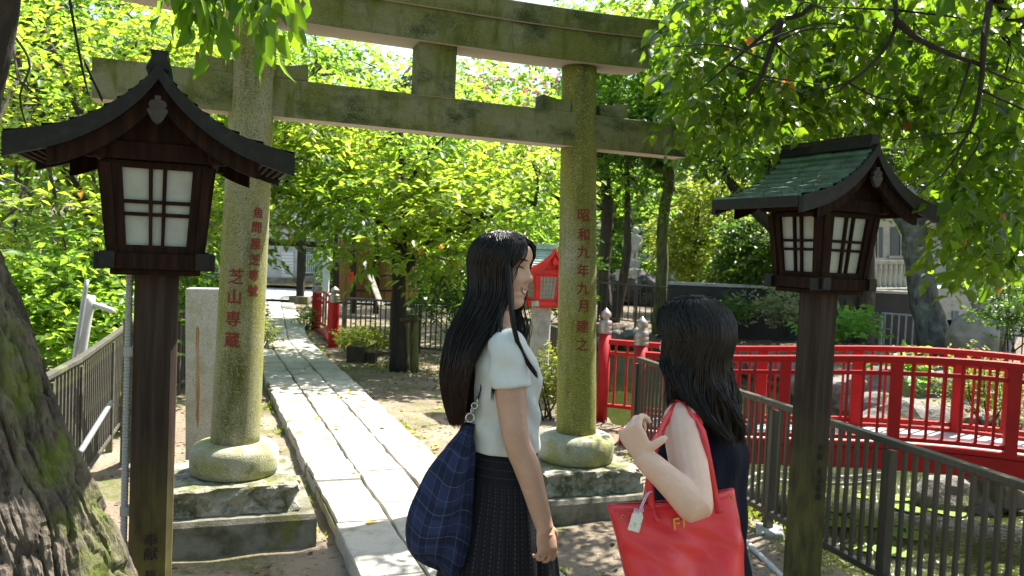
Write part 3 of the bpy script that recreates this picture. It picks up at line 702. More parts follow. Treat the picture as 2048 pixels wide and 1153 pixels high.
# the corrugated conduit up the post's left side
m = MB()
for k, z in enumerate(np.arange(-.05, 1.5, .011)):
    pass
zs = np.linspace(-.05, 1.51, 250); r = .0125 + .0016 * np.sin(zs * 2 * np.pi / .0125)
m.tube([(-.094, -.02, z) for z in zs], list(r), 10); 
for z in (.62, 1.22): m.box((-.088, -.02, z), (.04, .034, .035))
m.build('conduit', conduit_m, ll, local=True)
l2 = P(1636, 605, 4.2)
lr = lantern('wooden_lantern', 'brown wooden lantern with green copper roof, its square post in front of the red footbridge', (l2.x, l2.y, -.1), R(26), wood_dark, wood_post, copper, copper_edge, words=('奉献 長沼美南', .73, .042, .0))
l3 = P(1083, 612, 8.7)
red_roof = mat('pale verdigris roof', (.30, .40, .34), [((.2, .27, .22), 9.0, .45, .68), ((.42, .5, .44), 30.0, .55, .7)], rough=.6)
lantern('red_lantern', 'small vermilion lantern with white latticed panes on a concrete post, beyond the long haired woman', (l3.x, l3.y, -.1), R(24), red_lamp, concrete, red_roof, red_roof, grid=True, scale=.86, post_h=1.26, barge=red_lamp, post_w=.2)
yl_ = MB(); yl_.sheet([[P(1548, 396, 4.0) + Vector((i * .02, j * .028, .002 * math.sin(i * 2 + j))) for i in range(4)] for j in range(3)])
tagit(yl_.build('fallen_leaf', yellow_leaf, loc=P(1548, 396, 4.0)), 'yellow leaf lying on the green copper roof of the lantern', 'leaf')

# ------------------------------------------------------------------ fences
def fence(name, label, pts, z0, z1, pitch, post_pitch, m_, pw=.018, ends=(True, True), foot=-.3, rail=(.045, .03), postw=.04, group=None, cap=100):
    pts = [Vector((p[0], p[1], 0)) for p in pts]; t = thing(name, label, 'fence', (pts[0].x, pts[0].y, -.1), group=group)
    pk = MB().box((0, 0, (z0 + z1) / 2), (pw, pw, z1 - z0 - .03)).mesh('picket'); pk.materials.append(m_); n = 0
    po_ = MB().box((0, 0, (foot + z1) / 2 - .02), (postw, postw * 1.15, z1 - foot - .04)).mesh('post'); po_.materials.append(m_)
    for a, b in zip(pts[:-1], pts[1:]):
        d = b - a; L = d.length; ang = math.atan2(d.y, d.x); d.normalize()
        def put(nm, me, s):
            o = bpy.data.objects.new(nm, me); COL.objects.link(o); o.parent = t; p = a + d * s - Vector((pts[0].x, pts[0].y, -.1)); o.location = (p.x, p.y, .1); o.rotation_euler = (0, 0, ang)
        for s in np.arange(pitch / 2, L, pitch):
            if min(abs(s - q) for q in np.arange(0, L + post_pitch, post_pitch)) < postw * .8: continue
            if n < cap: put('picket', pk, s); n += 1
        for s in np.arange(0, L + .01, post_pitch): put('post', po_, min(s, L))
        MB().bar(a + Vector((0, 0, z1)), b + Vector((0, 0, z1)), rail[0], rail[1]).build('top_rail', m_, t, bevel=.004)
        MB().bar(a + Vector((0, 0, z0)), b + Vector((0, 0, z0)), rail[0] * .8, rail[1]).build('bottom_rail', m_, t, bevel=.003)
    return t
fence('pond_fence', 'grey metal picket fence along the near bank, behind the woman with the red tote', [(1.09, 6.9), (2.33, 2.45)], .03, .70, .068, 1.0, fence_m, rail=(.05, .034))
for i, s in enumerate((1.75, 2.75, 3.75)):
    d = Vector((1.24, -4.45, 0)).normalized(); c = Vector((1.09, 6.9, -.13)) + d * (s * 1.0 + .27)
    tagit(MB().box((0, 0, 0), (.16, .2, .14), Matrix.Rotation(-.27, 3, 'Z')).build('concrete_block', concrete, loc=(0, 0, 0), bevel=.012), 'small concrete block under a foot of the near pond fence', 'block', 'concrete blocks under the fence feet').location = c
fence('path_fence', 'grey metal picket fence along the pond, behind the dark tree trunk and stakes', [(-2.66, 13.1), (-.85, 12.6), (.28, 10.4), (.80, 8.35)], .0, .70, .085, 1.3, fence_m, cap=100)
fence('garden_fence', 'weathered grey picket fence on the left, between the leaning trunk and the stone stele', [(-2.15, 3.2), (-2.62, 5.0), (-3.36, 7.3), (-3.5, 9.3), (-2.9, 9.6)], .02, .78, .075, 1.25, fence_old, pw=.022)

# ------------------------------------------------------------------ red footbridge
def finial(mb, c, r=.062):
    pr = [(r*1.02, 0), (r*1.06, .004), (r*1.06, .03), (r*.98, .035), (r*1.05, .04), (r*1.05, .075), (r*.97, .08), (r*1.03, .085), (r*1.0, .125), (r*.55, .135), (r*.5, .148), (r*.8, .165), (r*.88, .185), (r*.75, .21), (r*.4, .232), (r*.1, .252), (0, .256)]
    mb.lathe(pr, c, 20)
br = thing('red_footbridge', 'vermilion arched footbridge with railings and metal finials, over the green pond', 'footbridge', (1.18, 7.3, -.1))
A0 = Vector((1.18, 7.3, 0)); bd = Vector((.942, -.335, 0)).normalized(); bn = Vector((.335, .942, 0)).normalized(); BL = 5.3; BW = .72
zd = lambda s: .15 * math.sin(math.pi * min(1, max(0, s / BL))) ** 2
def bp_(s, q, z): 
    p = A0 + bd * s + bn * q; p.z = zd(s) + z; return p
ss = np.linspace(-.15, BL + .1, 34)
deck_m = mat('grey bridge deck', (.33, .32, .30), [((.22, .21, .2), 6.0, .45, .65), ((.42, .41, .39), 50.0, .56, .7)], rough=.85, bump=.2, bscale=40)
m = MB(); m.loft([[bp_(s, -.05, 0), bp_(s, BW + .05, 0), bp_(s, BW + .05, -.05), bp_(s, -.05, -.05)] for s in ss]); m.build('deck', deck_m, br, fix=True)
for q in (-.10, BW + .02):
    m = MB(); m.loft([[bp_(s, q, -.02), bp_(s, q + .08, -.02), bp_(s, q + .08, -.19), bp_(s, q, -.19)] for s in ss]); m.build('girder', red_paint, br, fix=True, bevel=.006)
    m = MB(); m.loft([[bp_(s, q - .012, -.015), bp_(s, q + .092, -.015), bp_(s, q + .092, .02), bp_(s, q - .012, .02)] for s in ss]); m.build('edge_curb', red_paint, br, fix=True, bevel=.004)
for q, s0, stations, gib in ((-.06, 0.0, (1.22, 2.06, 2.88, 3.70, 4.5), (0.0, 5.3)), (BW + .06, -.52, (.18, 1.0, 1.82, 2.64, 3.46, 4.28), (-.52, 5.3))):
    sr = np.linspace(s0, BL, 26)
    def rail(nm, z, w_, h_):
        m = MB(); m.loft([[bp_(s, q - w_/2, z - h_/2), bp_(s, q + w_/2, z - h_/2), bp_(s, q + w_/2, z + h_/2), bp_(s, q - w_/2, z + h_/2)] for s in sr]); m.build(nm, red_paint, br, fix=True, bevel=.006)
    rail('top_rail', .70, .075, .05); rail('middle_rail', .585, .045, .034); rail('bottom_rail', .06, .045, .036)
    for s in stations:
        m = MB(); m.box(bp_(s, q, .335), (.09, .09, .69), Matrix.Rotation(-.34, 3, 'Z')); m.build('rail_post', red_paint, br, bevel=.006)
    for s in gib:
        m = MB(); c = bp_(s, q, 0); m.lathe([(0, -.25), (.062, -.25), (.060, .78)], c, 24); o = m.build('end_post', red_paint, br, smooth=False)
        o.data.polygons.foreach_set('use_smooth', [True] * (len(o.data.polygons) - 2) + [False] * 2)
        m = MB(); finial(m, c + Vector((0, 0, .779))); m.build('finial', bronze, o, smooth=True)
    bm_ = MB().box((0, 0, 0), (.021, .021, .62)).mesh('baluster'); bm_.materials.append(red_paint)
    last = s0
    for s in list(stations) + [BL]:
        k = max(1, int(round((s - last) / .118))) 
        for j in range(1, k):
            o = bpy.data.objects.new('baluster', bm_); COL.objects.link(o); o.parent = br; o.location = bp_(last + (s - last) * j / k, q, .385) - Vector((1.18, 7.3, -.1)); o.rotation_euler = (0, 0, -.34)
        last = s
# small red bridge rail beside the path
sr_ = thing('small_bridge_railing', 'short vermilion bridge railing with two metal finials, at the bend of the stone path', 'railing', G(672, 695, -.1))
a, b_ = G(666, 694, -.1), G(631, 660, -.1)
def arc(t, z): p = a + (b_ - a) * t; p.z = -.1 + z + .09 * math.sin(math.pi * t); return p
for z, w_, h_, nm in ((.70, .05, .04, 'top_rail'), (.58, .035, .03, 'middle_rail'), (.13, .05, .05, 'bottom_rail'), (-.02, .09, .10, 'edge_beam')):
    MB().tube([arc(t, z) for t in np.linspace(0, 1, 12)], w_ / 2, 8).build(nm, red_paint, sr_, smooth=True)
for t in np.linspace(.14, .86, 6): MB().bar(arc(t, .13), arc(t, .70), .024, .024).build('baluster', red_paint, sr_)
for p in (a, b_):
    o = MB().lathe([(0, -.1), (.085, -.1), (.082, .72)], (p.x, p.y, -.1), 20).build('end_post', red_paint, sr_); 
    m = MB(); finial(m, (p.x, p.y, .62), .084); m.build('finial', bronze, o, smooth=True)

# ------------------------------------------------------------------ stele, pipes, stakes, far gate and street
c = G(408, 930, -.1); st = thing('stone_stele', 'plain upright granite stele with an orange rust streak, behind the left gate pillar', 'stele', c, (0, R(-1.5), .05))
MB().box((0, .06, .62), (.27, .13, 1.34)).build('slab', granite_pale, st, local=True, bevel=.012)
m = MB(); pl = [(-.012, 1.0), (0, 1.015), (.012, 1.0), (.013, .93), (.009, .8), (.013, .66), (.017, .52), (.010, .42), (.012, .33), (.0, .26), (-.012, .36), (-.008, .45), (-.015, .56), (-.009, .7), (-.013, .85)]
m.add([(x - .045, -.0062, z) for x, z in pl], [tuple(range(len(pl)))]); m.build('rust_streak', stain, st, local=True)
def pipe(name, label, pts, r, m_, cat='pipe', n=20, group=None):
    m = MB(); m.tube(spl(pts, n), r, 10); return tagit(m.build(name, m_, smooth=True, loc=pts[0]), label, cat, group)
pipe('ground_pipe', 'pale hose pipe along the ground at the near pond fence, beside the red tote', [G(1470, 1062, -.085), G(1500, 1092, -.085), G(1545, 1135, -.085), G(1600, 1190, -.085)], .016, conduit_m)
pipe('bamboo_edging', 'pale bamboo pole edging hanging under the footbridge, upper of two', [P(1478, 968, 6.3), P(1530, 945, 6.4), P(1620, 952, 6.4), P(1700, 955, 6.2), P(1790, 945, 6.0)], .015, bark_pale)
pipe('bamboo_edging', 'pale bamboo pole edging hanging under the footbridge, lower of two', [P(1478, 990, 6.2), P(1530, 962, 6.3), P(1620, 966, 6.3), P(1700, 968, 6.1), P(1780, 960, 5.9)], .013, bark_pale)
pipe('white_pipe', 'thick white pipe leaning upright behind the weathered left fence', [P(131, 880, 6.6), P(178, 592, 6.5)], .05, conduit_m)
pipe('white_pipe', 'thin grey pipe leaning beside the thick white pipe on the left', [P(124, 880, 6.4), P(174, 560, 6.4)], .018, galv)
pipe('bent_pipe', 'short pale pipe stub reaching sideways behind the left fence', [P(172, 604, 6.52), P(226, 622, 6.5)], .022, conduit_m)
pipe('timber_stake', 'mossy leaning timber stake beside the conduit of the near lantern', [G(252, 936, -.15), P(262, 640, 5.1)], .045, bark_moss, 'stake')
pipe('green_pole', 'greenish metal pole lying low along the left fence', [P(160, 905, 4.3), P(222, 805, 5.4)], .016, galv, 'pole')
sk = [(811, 752, 623, 11.3), (829, 760, 630, 11.0)]
for (px, y0, y1, d), lb in zip(sk, ('round timber stake tied beside the dark tree trunk, left one of the pair', 'round mossy timber stake beside the dark tree trunk, right one of the pair')):
    pipe('timber_stake', lb, [P(px, y0, d), P(px - 1, y1, d)], .06, bark_moss, 'stake', 6)
pipe('cross_timber', 'short round timber lashed across the two stakes at the dark trunk', [P(800, 640, 10.95), P(836, 637, 10.9)], .05, bark_grey, 'timber', 5)
m = MB(); q = G(712, 726, -.1); m.box((0, 0, .12), (.24, .2, .24)); m.box((.2, .06, .08), (.15, .18, .16))
tagit(m.build('wood_block', bark_grey, local=True, bevel=.01), 'pair of short wooden blocks in front of the low azalea by the fence', 'blocks').location = q
gt = thing('wooden_gate', 'dark timber gate frame over the far end of the stone path', 'gate', G(600, 608, -.1))
for px in (600, 452):
    b0 = G(px, 608, -.1); MB().box((b0.x, b0.y, 1.0), (.19, .19, 2.1)).build('post', bark_black, gt, bevel=.01)
    MB().box((b0.x, b0.y, .0), (.50, .42, .22)).build('post_base', kerb_stone, gt, bevel=.015)
b0, b1 = G(430, 606, -.1), G(655, 606, -.1); b0.z = b1.z = 1.52
MB().bar(b0, b1, .16, .16).build('beam', bark_black, gt, bevel=.01)
b0.z = b1.z = 2.0; MB().bar(b0, b1, .9, .12).build('roof', bark_black, gt, bevel=.01)
hw = thing('street_house', 'grey house front with a slatted panel and barred window, across the bright street', 'house', P(560, 560, 28))
hz = lambda px, py: P(px, py, 28.0)
def face(nm, x0, y0, x1, y1, m_, off=0, d=28.0, par=hw, th=.08):
    p = [P(x0, y0, d), P(x1, y0, d), P(x1, y1, d), P(x0, y1, d)]; nn = Vector((0, -1, 0)); return MB().prism([q + nn * off for q in p], (0, 0, 0), (0, th, 0)).build(nm, m_, par, fix=True)
plaster = mat('grey plaster', (.33, .33, .32), [((.22, .22, .21), 2.0, .45, .65)], rough=.9)
slat_m, nt, b = new_mat('pale horizontal slats'); tc = nd(nt, 'ShaderNodeTexCoord'); wv = nd(nt, 'ShaderNodeTexWave', bands_direction='Z', i_Scale=3.0); nt.links.new(tc.outputs['Object'], wv.inputs[0])
nt.links.new(mixc(nt, wv.outputs['Fac'], (.26, .27, .28), (.45, .46, .46)), b.inputs['Base Color'])
face('wall', 300, 395, 1000, 566, plaster, 0, th=3.0)
face('slatted_panel', 564, 503, 588, 556, slat_m, .06, th=.05); face('window', 608, 496, 634, 552, mat('dark window glass', (.05, .06, .07), rough=.15), .03, th=.02)
g2 = MB()
for k in range(7): 
    x = 610 + k * 3.7; g2.bar(P(x, 510, 27.85), P(x, 546, 27.85), .03, .03)
for y in (510, 528, 546): g2.bar(P(607, y, 27.83), P(635, y, 27.83), .03, .03)
g2.build('window_bars', galv, hw)
face('base_course', 300, 556, 700, 567, kerb_stone, .08, th=.06)
hb = thing('plank_hoarding', 'tall brown plank hoarding with dark frame posts, behind the dark tree trunk', 'hoarding', P(770, 610, 19.5))
plank, nt, b = new_mat('brown planks'); tc = nd(nt, 'ShaderNodeTexCoord'); mp = nd(nt, 'ShaderNodeMapping'); mp.inputs['Scale'].default_value = (5.2, 1, 1); nt.links.new(tc.outputs['Object'], mp.inputs[0])
sp = nd(nt, 'ShaderNodeSeparateXYZ'); nt.links.new(mp.outputs[0], sp.inputs[0]); fr = mth(nt, 'FRACT', sp.outputs[0]); wn = nd(nt, 'ShaderNodeTexWhiteNoise', noise_dimensions='1D'); nt.links.new(mth(nt, 'FLOOR', sp.outputs[0]), wn.inputs['W'])
cc = mixc(nt, wn.outputs[0], (.20, .10, .04), (.34, .19, .085)); nt.links.new(mixc(nt, mth(nt, 'LESS_THAN', fr, .08), cc, (.03, .018, .01)), b.inputs['Base Color']); b.inputs['Roughness'].default_value = .8
p = [P(668, 480, 19.6), P(832, 480, 19.2), P(832, 598, 19.2), P(668, 604, 19.6)]
MB().prism(p, (0, 0, 0), (0, .05, 0)).build('plank_panel', plank, hb, fix=True)
for x in (672, 706, 752, 790, 830): MB().bar(P(x, 470, 19.3), P(x, 628, 19.3), .12, .1).build('frame_post', bark_black, hb)
for y in (520, 552, 582): MB().bar(P(700, y, 19.25), P(832, y, 19.0), .06, .05).build('frame_rail', bark_black, hb)
MB().bar(P(728, 520, 18.9), P(762, 612, 18.2), .13, .05).build('brace', bark_pale, hb)
sg = thing('sign_post', 'white roofed notice post standing beyond the small red railing', 'sign', P(652, 600, 17))
white_p = mat('white painted wood', (.75, .77, .78), [((.6, .62, .63), 6.0, .5, .7)], rough=.6)
MB().bar(P(652, 640, 17), P(652, 525, 17), .07, .07).build('post', white_p, sg)
q = P(652, 555, 16.95); MB().box(q, (.13, .06, .62)).build('notice_board', white_p, sg, bevel=.005)
q = P(651, 521, 16.95); MB().prism([q + Vector((x, -.09, z)) for x, z in ((-.14, 0), (.14, 0), (0, .10))], (0, 0, 0), (0, .18, 0)).build('roof', white_p, sg, fix=True)
bn_ = MB(); 
for k in range(3): bn_.box(P(702, 548 + k * 9, 18.6), (.10, .02, .085))
tagit(bn_.build('banner', red_lamp, loc=P(702, 545, 18.6)), 'narrow red and white hanging banner beside the plank hoarding', 'banner')
# ------------------------------------------------------------------ people
skin1 = mat('warm skin', (.47, .295, .215), [((.43, .25, .175), 14.0, .4, .7), ((.5, .325, .24), 40.0, .55, .75)], rough=.5, sss=.12, bump=.03, bscale=300, bdist=.001)
skin2 = mat('fair skin', (.60, .42, .34), [((.56, .36, .28), 12.0, .4, .7), ((.62, .45, .37), 40.0, .55, .75)], rough=.5, sss=.12, bump=.03, bscale=300, bdist=.001)
hair_m, nt, b = new_mat('long black hair'); tc = nd(nt, 'ShaderNodeTexCoord'); sp = nd(nt, 'ShaderNodeSeparateXYZ'); nt.links.new(tc.outputs['Object'], sp.inputs[0])
r = nd(nt, 'ShaderNodeMapRange', i_From_Min=1.25, i_From_Max=1.0); nt.links.new(sp.outputs[2], r.inputs[0])
nt.links.new(mixc(nt, r.outputs[0], (.007, .006, .006), (.030, .012, .008)), b.inputs['Base Color']); b.inputs['Roughness'].default_value = .34; b.inputs['Specular IOR Level'].default_value = .28
hair2_m = mat('wavy black hair', (.008, .007, .0075), rough=.36, spec=.28)
shirt_m = mat('pale grey cotton jersey', (.56, .59, .59), [((.51, .54, .545), 5.0, .4, .7)], rough=.95, spec=.15, bump=.55, bscale=(9, 9, 4), bdist=.02)
navy_m = mat('dark navy cotton', (.005, .006, .016), [((.008, .009, .022), 9.0, .4, .7)], rough=.9, spec=.12, bump=.6, bscale=(10, 10, 4), bdist=.02)
lip_m = mat('lips', (.40, .17, .14), rough=.4); teeth_m = mat('teeth', (.75, .72, .66), rough=.3); eye_m = mat('dark eyes and lashes', (.012, .009, .008), rough=.35)
shoe_m = mat('dark leather shoe', (.03, .025, .022), rough=.5)

def ring(c, a, b_, yaw, n=36, p=2.3, tx=0, back=1.0):
    """level ellipse: a half width (sideways), b_ half depth (facing), yaw = facing angle"""
    fx, fy = math.cos(yaw), math.sin(yaw); out = []
    for t in np.linspace(0, 2 * math.pi, n, endpoint=False):
        ct, st = math.cos(t), math.sin(t); s = math.copysign(abs(st) ** (2 / p), st) * a; f = math.copysign(abs(ct) ** (2 / p), ct) * b_ * (back if ct < 0 else 1)
        out.append((c[0] + f * fx - s * fy, c[1] + f * fy + s * fx, c[2] + tx * f))
    return out
HZ = [-.118, -.112, -.100, -.088, -.076, -.064, -.054, -.045, -.033, -.022, -.010, .004, .018, .032, .046, .062, .078, .092, .104, .112, .1165]
HF = [.030, .058, .073, .077, .0735, .080, .0775, .0815, .0795, .0815, .0835, .0825, .0815, .0845, .0885, .0885, .083, .0715, .054, .034, .006]
HB = [-.012, -.016, -.022, -.03, -.04, -.052, -.06, -.068, -.078, -.086, -.092, -.096, -.098, -.098, -.096, -.091, -.082, -.068, -.05, -.030, -.006]
HW = [.012, .024, .037, .046, .0525, .0575, .061, .0635, .066, .068, .0695, .0708, .072, .073, .073, .0715, .067, .058, .0445, .029, .005]
def head_local(theta, z):
    f, bk, w_ = np.interp(z, HZ, HF), np.interp(z, HZ, HB), np.interp(z, HZ, HW); cx = (f + bk) / 2; hx = (f - bk) / 2
    ct, st = math.cos(theta), math.sin(theta); p = 2.25
    x = cx + math.copysign(abs(ct) ** (2 / p), ct) * hx; y = math.copysign(abs(st) ** (2 / p), st) * w_
    if ct > 0:
        k = (y / .011); amp = np.interp(z, [-.032, -.026, -.020, -.012, .0, .012, .024, .036], [0, .006, .018, .022, .0155, .0095, .005, 0])
        x += amp * math.exp(-k * k); x += np.interp(z, [-.03, -.022, -.012, 0], [0, .007, .006, 0]) * math.exp(-((abs(y) - .012) / .008) ** 2)
        x -= .010 * math.exp(-((abs(y) - .031) / .014) ** 2 - ((z - .020) / .012) ** 2)
        x += .006 * math.exp(-((abs(y) - .036) / .018) ** 2 - ((z + .022) / .016) ** 2)          # smiling cheeks
        x -= .004 * math.exp(-(y / .022) ** 2 - ((z + .054) / .005) ** 2)
    return Vector((x, y, z))
def face_at(y, z):
    best = min(np.linspace(-1.3, 1.3, 240), key=lambda t: abs(head_local(t, z).y - y)); return head_local(best, z)
def head(mb, M4, n=64):
    rows = []
    for z in np.linspace(-.118, .1165, 66): rows.append([M4 @ head_local(t, z) for t in np.linspace(0, 2 * math.pi, n, endpoint=False)])
    mb.loft(rows)
    for s in (-1, 1):                                                  # ears
        mb.tube([M4 @ Vector((-.004 - .006 * t, s * (.064 + .004 * math.sin(t * 3.1)), -.028 + .058 * t)) for t in np.linspace(0, 1, 6)], [.006, .012, .015, .012, .006], 8, ell=.45)
def limb(mb, pts, rad, n=16, m=20, ell=1.0):
    mb.tube(spl(pts, m), rad, n, ell=ell)
def hand(mb, wrist, d, palm, curl, thumb_side, size=1.0, thumb_dir=None, spread=.0, tl=1.0):
    """d: along the hand, palm: the way the palm faces, thumb_side: vector towards the thumb"""
    d, palm = Vector(d).normalized(), Vector(palm); palm = (palm - d * palm.dot(d)).normalized(); sd_ = Vector(thumb_side); sd_ = (sd_ - d * sd_.dot(d) - palm * sd_.dot(palm)).normalized()
    w_ = Vector(wrist); S_ = size; rows = []
    for t, hw, hth in ((-.02, .024, .019), (.01, .026, .018), (.03, .034, .017), (.055, .039, .016), (.078, .038, .0135), (.088, .034, .011)):
        rows.append([w_ + d * t * S_ + sd_ * math.cos(a) * hw * S_ + palm * math.sin(a) * hth * S_ for a in np.linspace(0, 2 * math.pi, 18, endpoint=False)])
    mb.loft(rows)
    tips = []
    for k, (ln, off) in enumerate(((.068, .029), (.077, .0100), (.072, -.0095), (.056, -.028))):
        p = w_ + (d * (.080 - .004 * abs(k - 1)) + sd_ * off) * S_; a = 0; pts = [p - d * .02 * S_, p]; dd = (d + sd_ * (.10 - .07 * k) * (1 + spread)).normalized()
        for j, fr in enumerate((.44, .31, .25)):
            a += R(curl[k]) * (.8, 1.0, .7)[j]; v = dd * math.cos(a) + palm * math.sin(a); p = p + v * ln * fr * S_; pts.append(p)
        mb.tube(spl(pts, 14), [.0092 * S_, .0090 * S_, .0084 * S_, .0078 * S_, .0066 * S_, .0045 * S_], 10); tips.append(p)
    p = w_ + (d * .022 + sd_ * .026 + palm * .006) * S_; td_ = Vector(thumb_dir).normalized() if thumb_dir is not None else (d * .75 + sd_ * .45 + palm * .45).normalized()
    p1 = p + (td_ * .6 + sd_ * .35).normalized() * .028 * S_ * tl; p2 = p1 + td_ * .026 * S_ * tl; p3 = p2 + (td_ * .8 + sd_ * .35 + palm * .3).normalized() * .021 * S_ * tl
    mb.tube(spl([p - sd_ * .012 * S_, p, p1, p2, p3], 14), [.012 * S_, .0125 * S_, .0105 * S_, .0098 * S_, .006 * S_], 10)
    return tips
def hair_cap(mb, M4, thick, hair_line, n=56, m=26, seed=0):
    """shell of hair over the skull, open over the face; hair_line(azimuth)->lowest elevation"""
    rows = []
    for j in range(m + 1):
        row = []
        for i in range(n + 1):
            az = -math.pi + 2 * math.pi * i / n; e0 = hair_line(az); e = e0 + (math.pi / 2 - e0) * j / m
            z = .0 + .1165 * math.sin(e); q = head_local(az, z); s = 1 + thick / .085 * min(1, .35 + (j / 4))
            row.append(M4 @ Vector((q.x * s - .004, q.y * s, q.z * (1 + thick / .1165) + .002)))
        rows.append(row)
    mb.sheet(rows, flip=False)
    return mb

def on_skull(q):
    h = head_local(math.atan2(q.y, q.x + .004), max(-.11, min(.1155, q.z)))
    if math.hypot(q.x + .004, q.y) < math.hypot(h.x + .004, h.y): q = Vector((h.x, h.y, q.z))
    return q
def soften(paths, k=4):
    a = np.array(paths, float)
    for _ in range(k): a[:, 6:-1] = .25 * a[:, 5:-2] + .5 * a[:, 6:-1] + .25 * a[:, 7:]
    return a
# ---- the long haired woman
W1 = Vector((.0, 2.62, 0)); yaw1 = R(24); fw = Vector((math.cos(yaw1), math.sin(yaw1), 0)); rt1 = Vector((fw.y, -fw.x, 0))
m = MB(); hy = R(-24)
H1 = Matrix.Translation(Vector((-.030, 2.585, 1.487))) @ Matrix.Rotation(hy, 4, 'Z') @ Matrix.Rotation(R(3), 4, 'Y') @ Matrix.Scale(1.0, 4)
head(m, H1)
cs = Vector((-.048, 2.62, 1.265))
limb(m, [cs + Vector((-.0, 0, -.06)), cs + Vector((.005, -.005, .03)), H1 @ Vector((-.030, 0, -.085)), H1 @ Vector((-.02, 0, -.02))], [.075, .058, .05, .05])
rows = [ring((x, 2.62, z), a, b_, yaw1) for z, x, a, b_ in ((.62, .01, .10, .08), (.78, .005, .13, .095), (.88, -.005, .122, .088), (.97, -.012, .12, .09), (1.08, -.018, .125, .095), (1.17, -.02, .14, .10), (1.24, -.035, .145, .08), (1.285, -.045, .11, .06), (1.31, -.048, .06, .05))]
m.loft(rows)
sh1 = P(1016, 702, 2.475); el1 = P(1034, 884, 2.43); wr1 = P(1087, 1048, 2.415)
limb(m, [cs + rt1 * .06, sh1, (sh1 + el1) / 2 + Vector((-.006, .004, 0)), el1, el1 + (wr1 - el1) * .35 + Vector((.006, -.003, 0)), wr1, wr1 + (wr1 - el1).normalized() * .02], [.05, .051, .047, .0395, .0395, .027, .024], m=34)
hand(m, wr1, P(1097, 1112, 2.41) - wr1, Vector((-.55, .75, -.1)), (22, 30, 36, 42), Vector((.75, .6, 0)), .93)
# far arm, bent slightly forward
s2 = cs - rt1 * .158 + Vector((0, 0, -.02)); e2 = s2 + Vector((.02, .03, -.29)); w2 = e2 + fw * .03 + Vector((-.02, .03, -.23))
limb(m, [cs - rt1 * .06, s2, (s2 + e2) / 2, e2, (e2 + w2) / 2, w2, w2 + (w2 - e2).normalized() * .02], [.05, .051, .046, .039, .037, .026, .024], m=34)
hand(m, w2, w2 - e2, rt1 * .8 - fw * .3, (22, 28, 34, 38), fw + rt1 * .4, .93)
for s in (-1, 1):
    hp = Vector((.005, 2.62, .80)) + rt1 * s * .085; kn = hp + Vector((.015, 0, -.36)); an = hp + Vector((-.01, .0, -.74)); an.z = .08
    limb(m, [hp, kn, kn + Vector((-.01, 0, -.12)), an, an - Vector((0, 0, .04))], [.085, .055, .052, .034, .034], m=24)
    limb(m, [an + Vector((0, 0, -.05)) - fw * .05, an + Vector((0, 0, -.045)) + fw * .06, an + Vector((0, 0, -.055)) + fw * .15], [.03, .032, .022])
p1 = remeshed(m, 'person', skin1, loc=W1, voxel=.0036, smooth=3)
tagit(p1, 'smiling woman in profile with very long straight black hair, pale T-shirt and dark dotted skirt', 'person')
# face details
def fpt(M4, y, z, lift): q = face_at(y, z); return M4 @ (q + Vector((lift, 0, 0)))
for s in (-1, 1):
    e_ = MB(); br_ = MB()
    e_.tube([fpt(H1, s * (.017 + .029 * t), .0165 + .0075 * math.sin(t * math.pi) - .002 * t, .0022) for t in np.linspace(0, 1, 9)], [.0006, .0022, .0026, .0022, .0012], 6)
    br_.tube([fpt(H1, s * (.015 + .036 * t), .041 + .007 * math.sin(t * 2.2) - .003 * t, .001) for t in np.linspace(0, 1, 9)], [.0014, .0028, .0026, .001], 6)
    e_.build('eye', eye_m, p1, smooth=True); br_.build('eyebrow', hair_m, p1, smooth=True)
t_ = MB(); t_.sheet([[fpt(H1, y, -.0505 + .010 * (y / .025) ** 2 - h * (1 - (y / .026) ** 2), .0024) for y in np.linspace(-.025, .025, 13)] for h in (0, .010)], flip=True); t_.build('teeth', teeth_m, p1, smooth=True, solid=.001)
l_ = MB()
l_.tube([fpt(H1, y, -.049 + .0105 * (y / .027) ** 2, .0028) for y in np.linspace(-.027, .027, 15)], [.0008, .0020, .0024, .0020, .0008], 7)
l_.tube([fpt(H1, y, -.0605 + .0225 * (y / .027) ** 2, .0028) for y in np.linspace(-.027, .027, 15)], [.0008, .0024, .0030, .0024, .0008], 7)
l_.build('lips', lip_m, p1, smooth=True)
# T-shirt: boxy, with short sleeves
m = MB()
m.loft([ring((x, 2.62, z), a, b_, yaw1, p=2.5) for z, x, a, b_ in ((.925, -.016, .150, .113), (.935, -.016, .151, .115), (1.0, -.02, .146, .112), (1.08, -.024, .147, .113), (1.16, -.024, .158, .119), (1.215, -.034, .166, .106), (1.255, -.042, .160, .085), (1.285, -.047, .128, .068), (1.300, -.050, .088, .058))])
limb(m, [cs + rt1 * .08 + Vector((0, 0, -.01)), sh1 + Vector((0, .004, .004)), sh1 + (el1 - sh1) * .25, sh1 + (el1 - sh1) * .42], [.058, .060, .060, .0625], m=14)
limb(m, [cs - rt1 * .08 + Vector((0, 0, -.01)), s2 + Vector((0, 0, .006)), s2 + (e2 - s2) * .25, s2 + (e2 - s2) * .42], [.058, .060, .060, .0625], m=14)
def shirt_fold(x, y, z):
    k = math.exp(-((z - 1.02) / .10) ** 2) + .8 * math.exp(-((z - 1.19) / .05) ** 2 - ((x + .03) / .10) ** 2)
    return k * (.0042 * math.sin(z * 62 + x * 38 + 2.2 * math.sin(x * 17 + y * 11)) + .0026 * math.sin(z * 28 - x * 70 + y * 20)) + .0012 * math.sin(x * 60 + z * 47 + y * 33)
shirt = remeshed(m, 't_shirt', shirt_m, p1, voxel=.006, smooth=6, fold=shirt_fold)
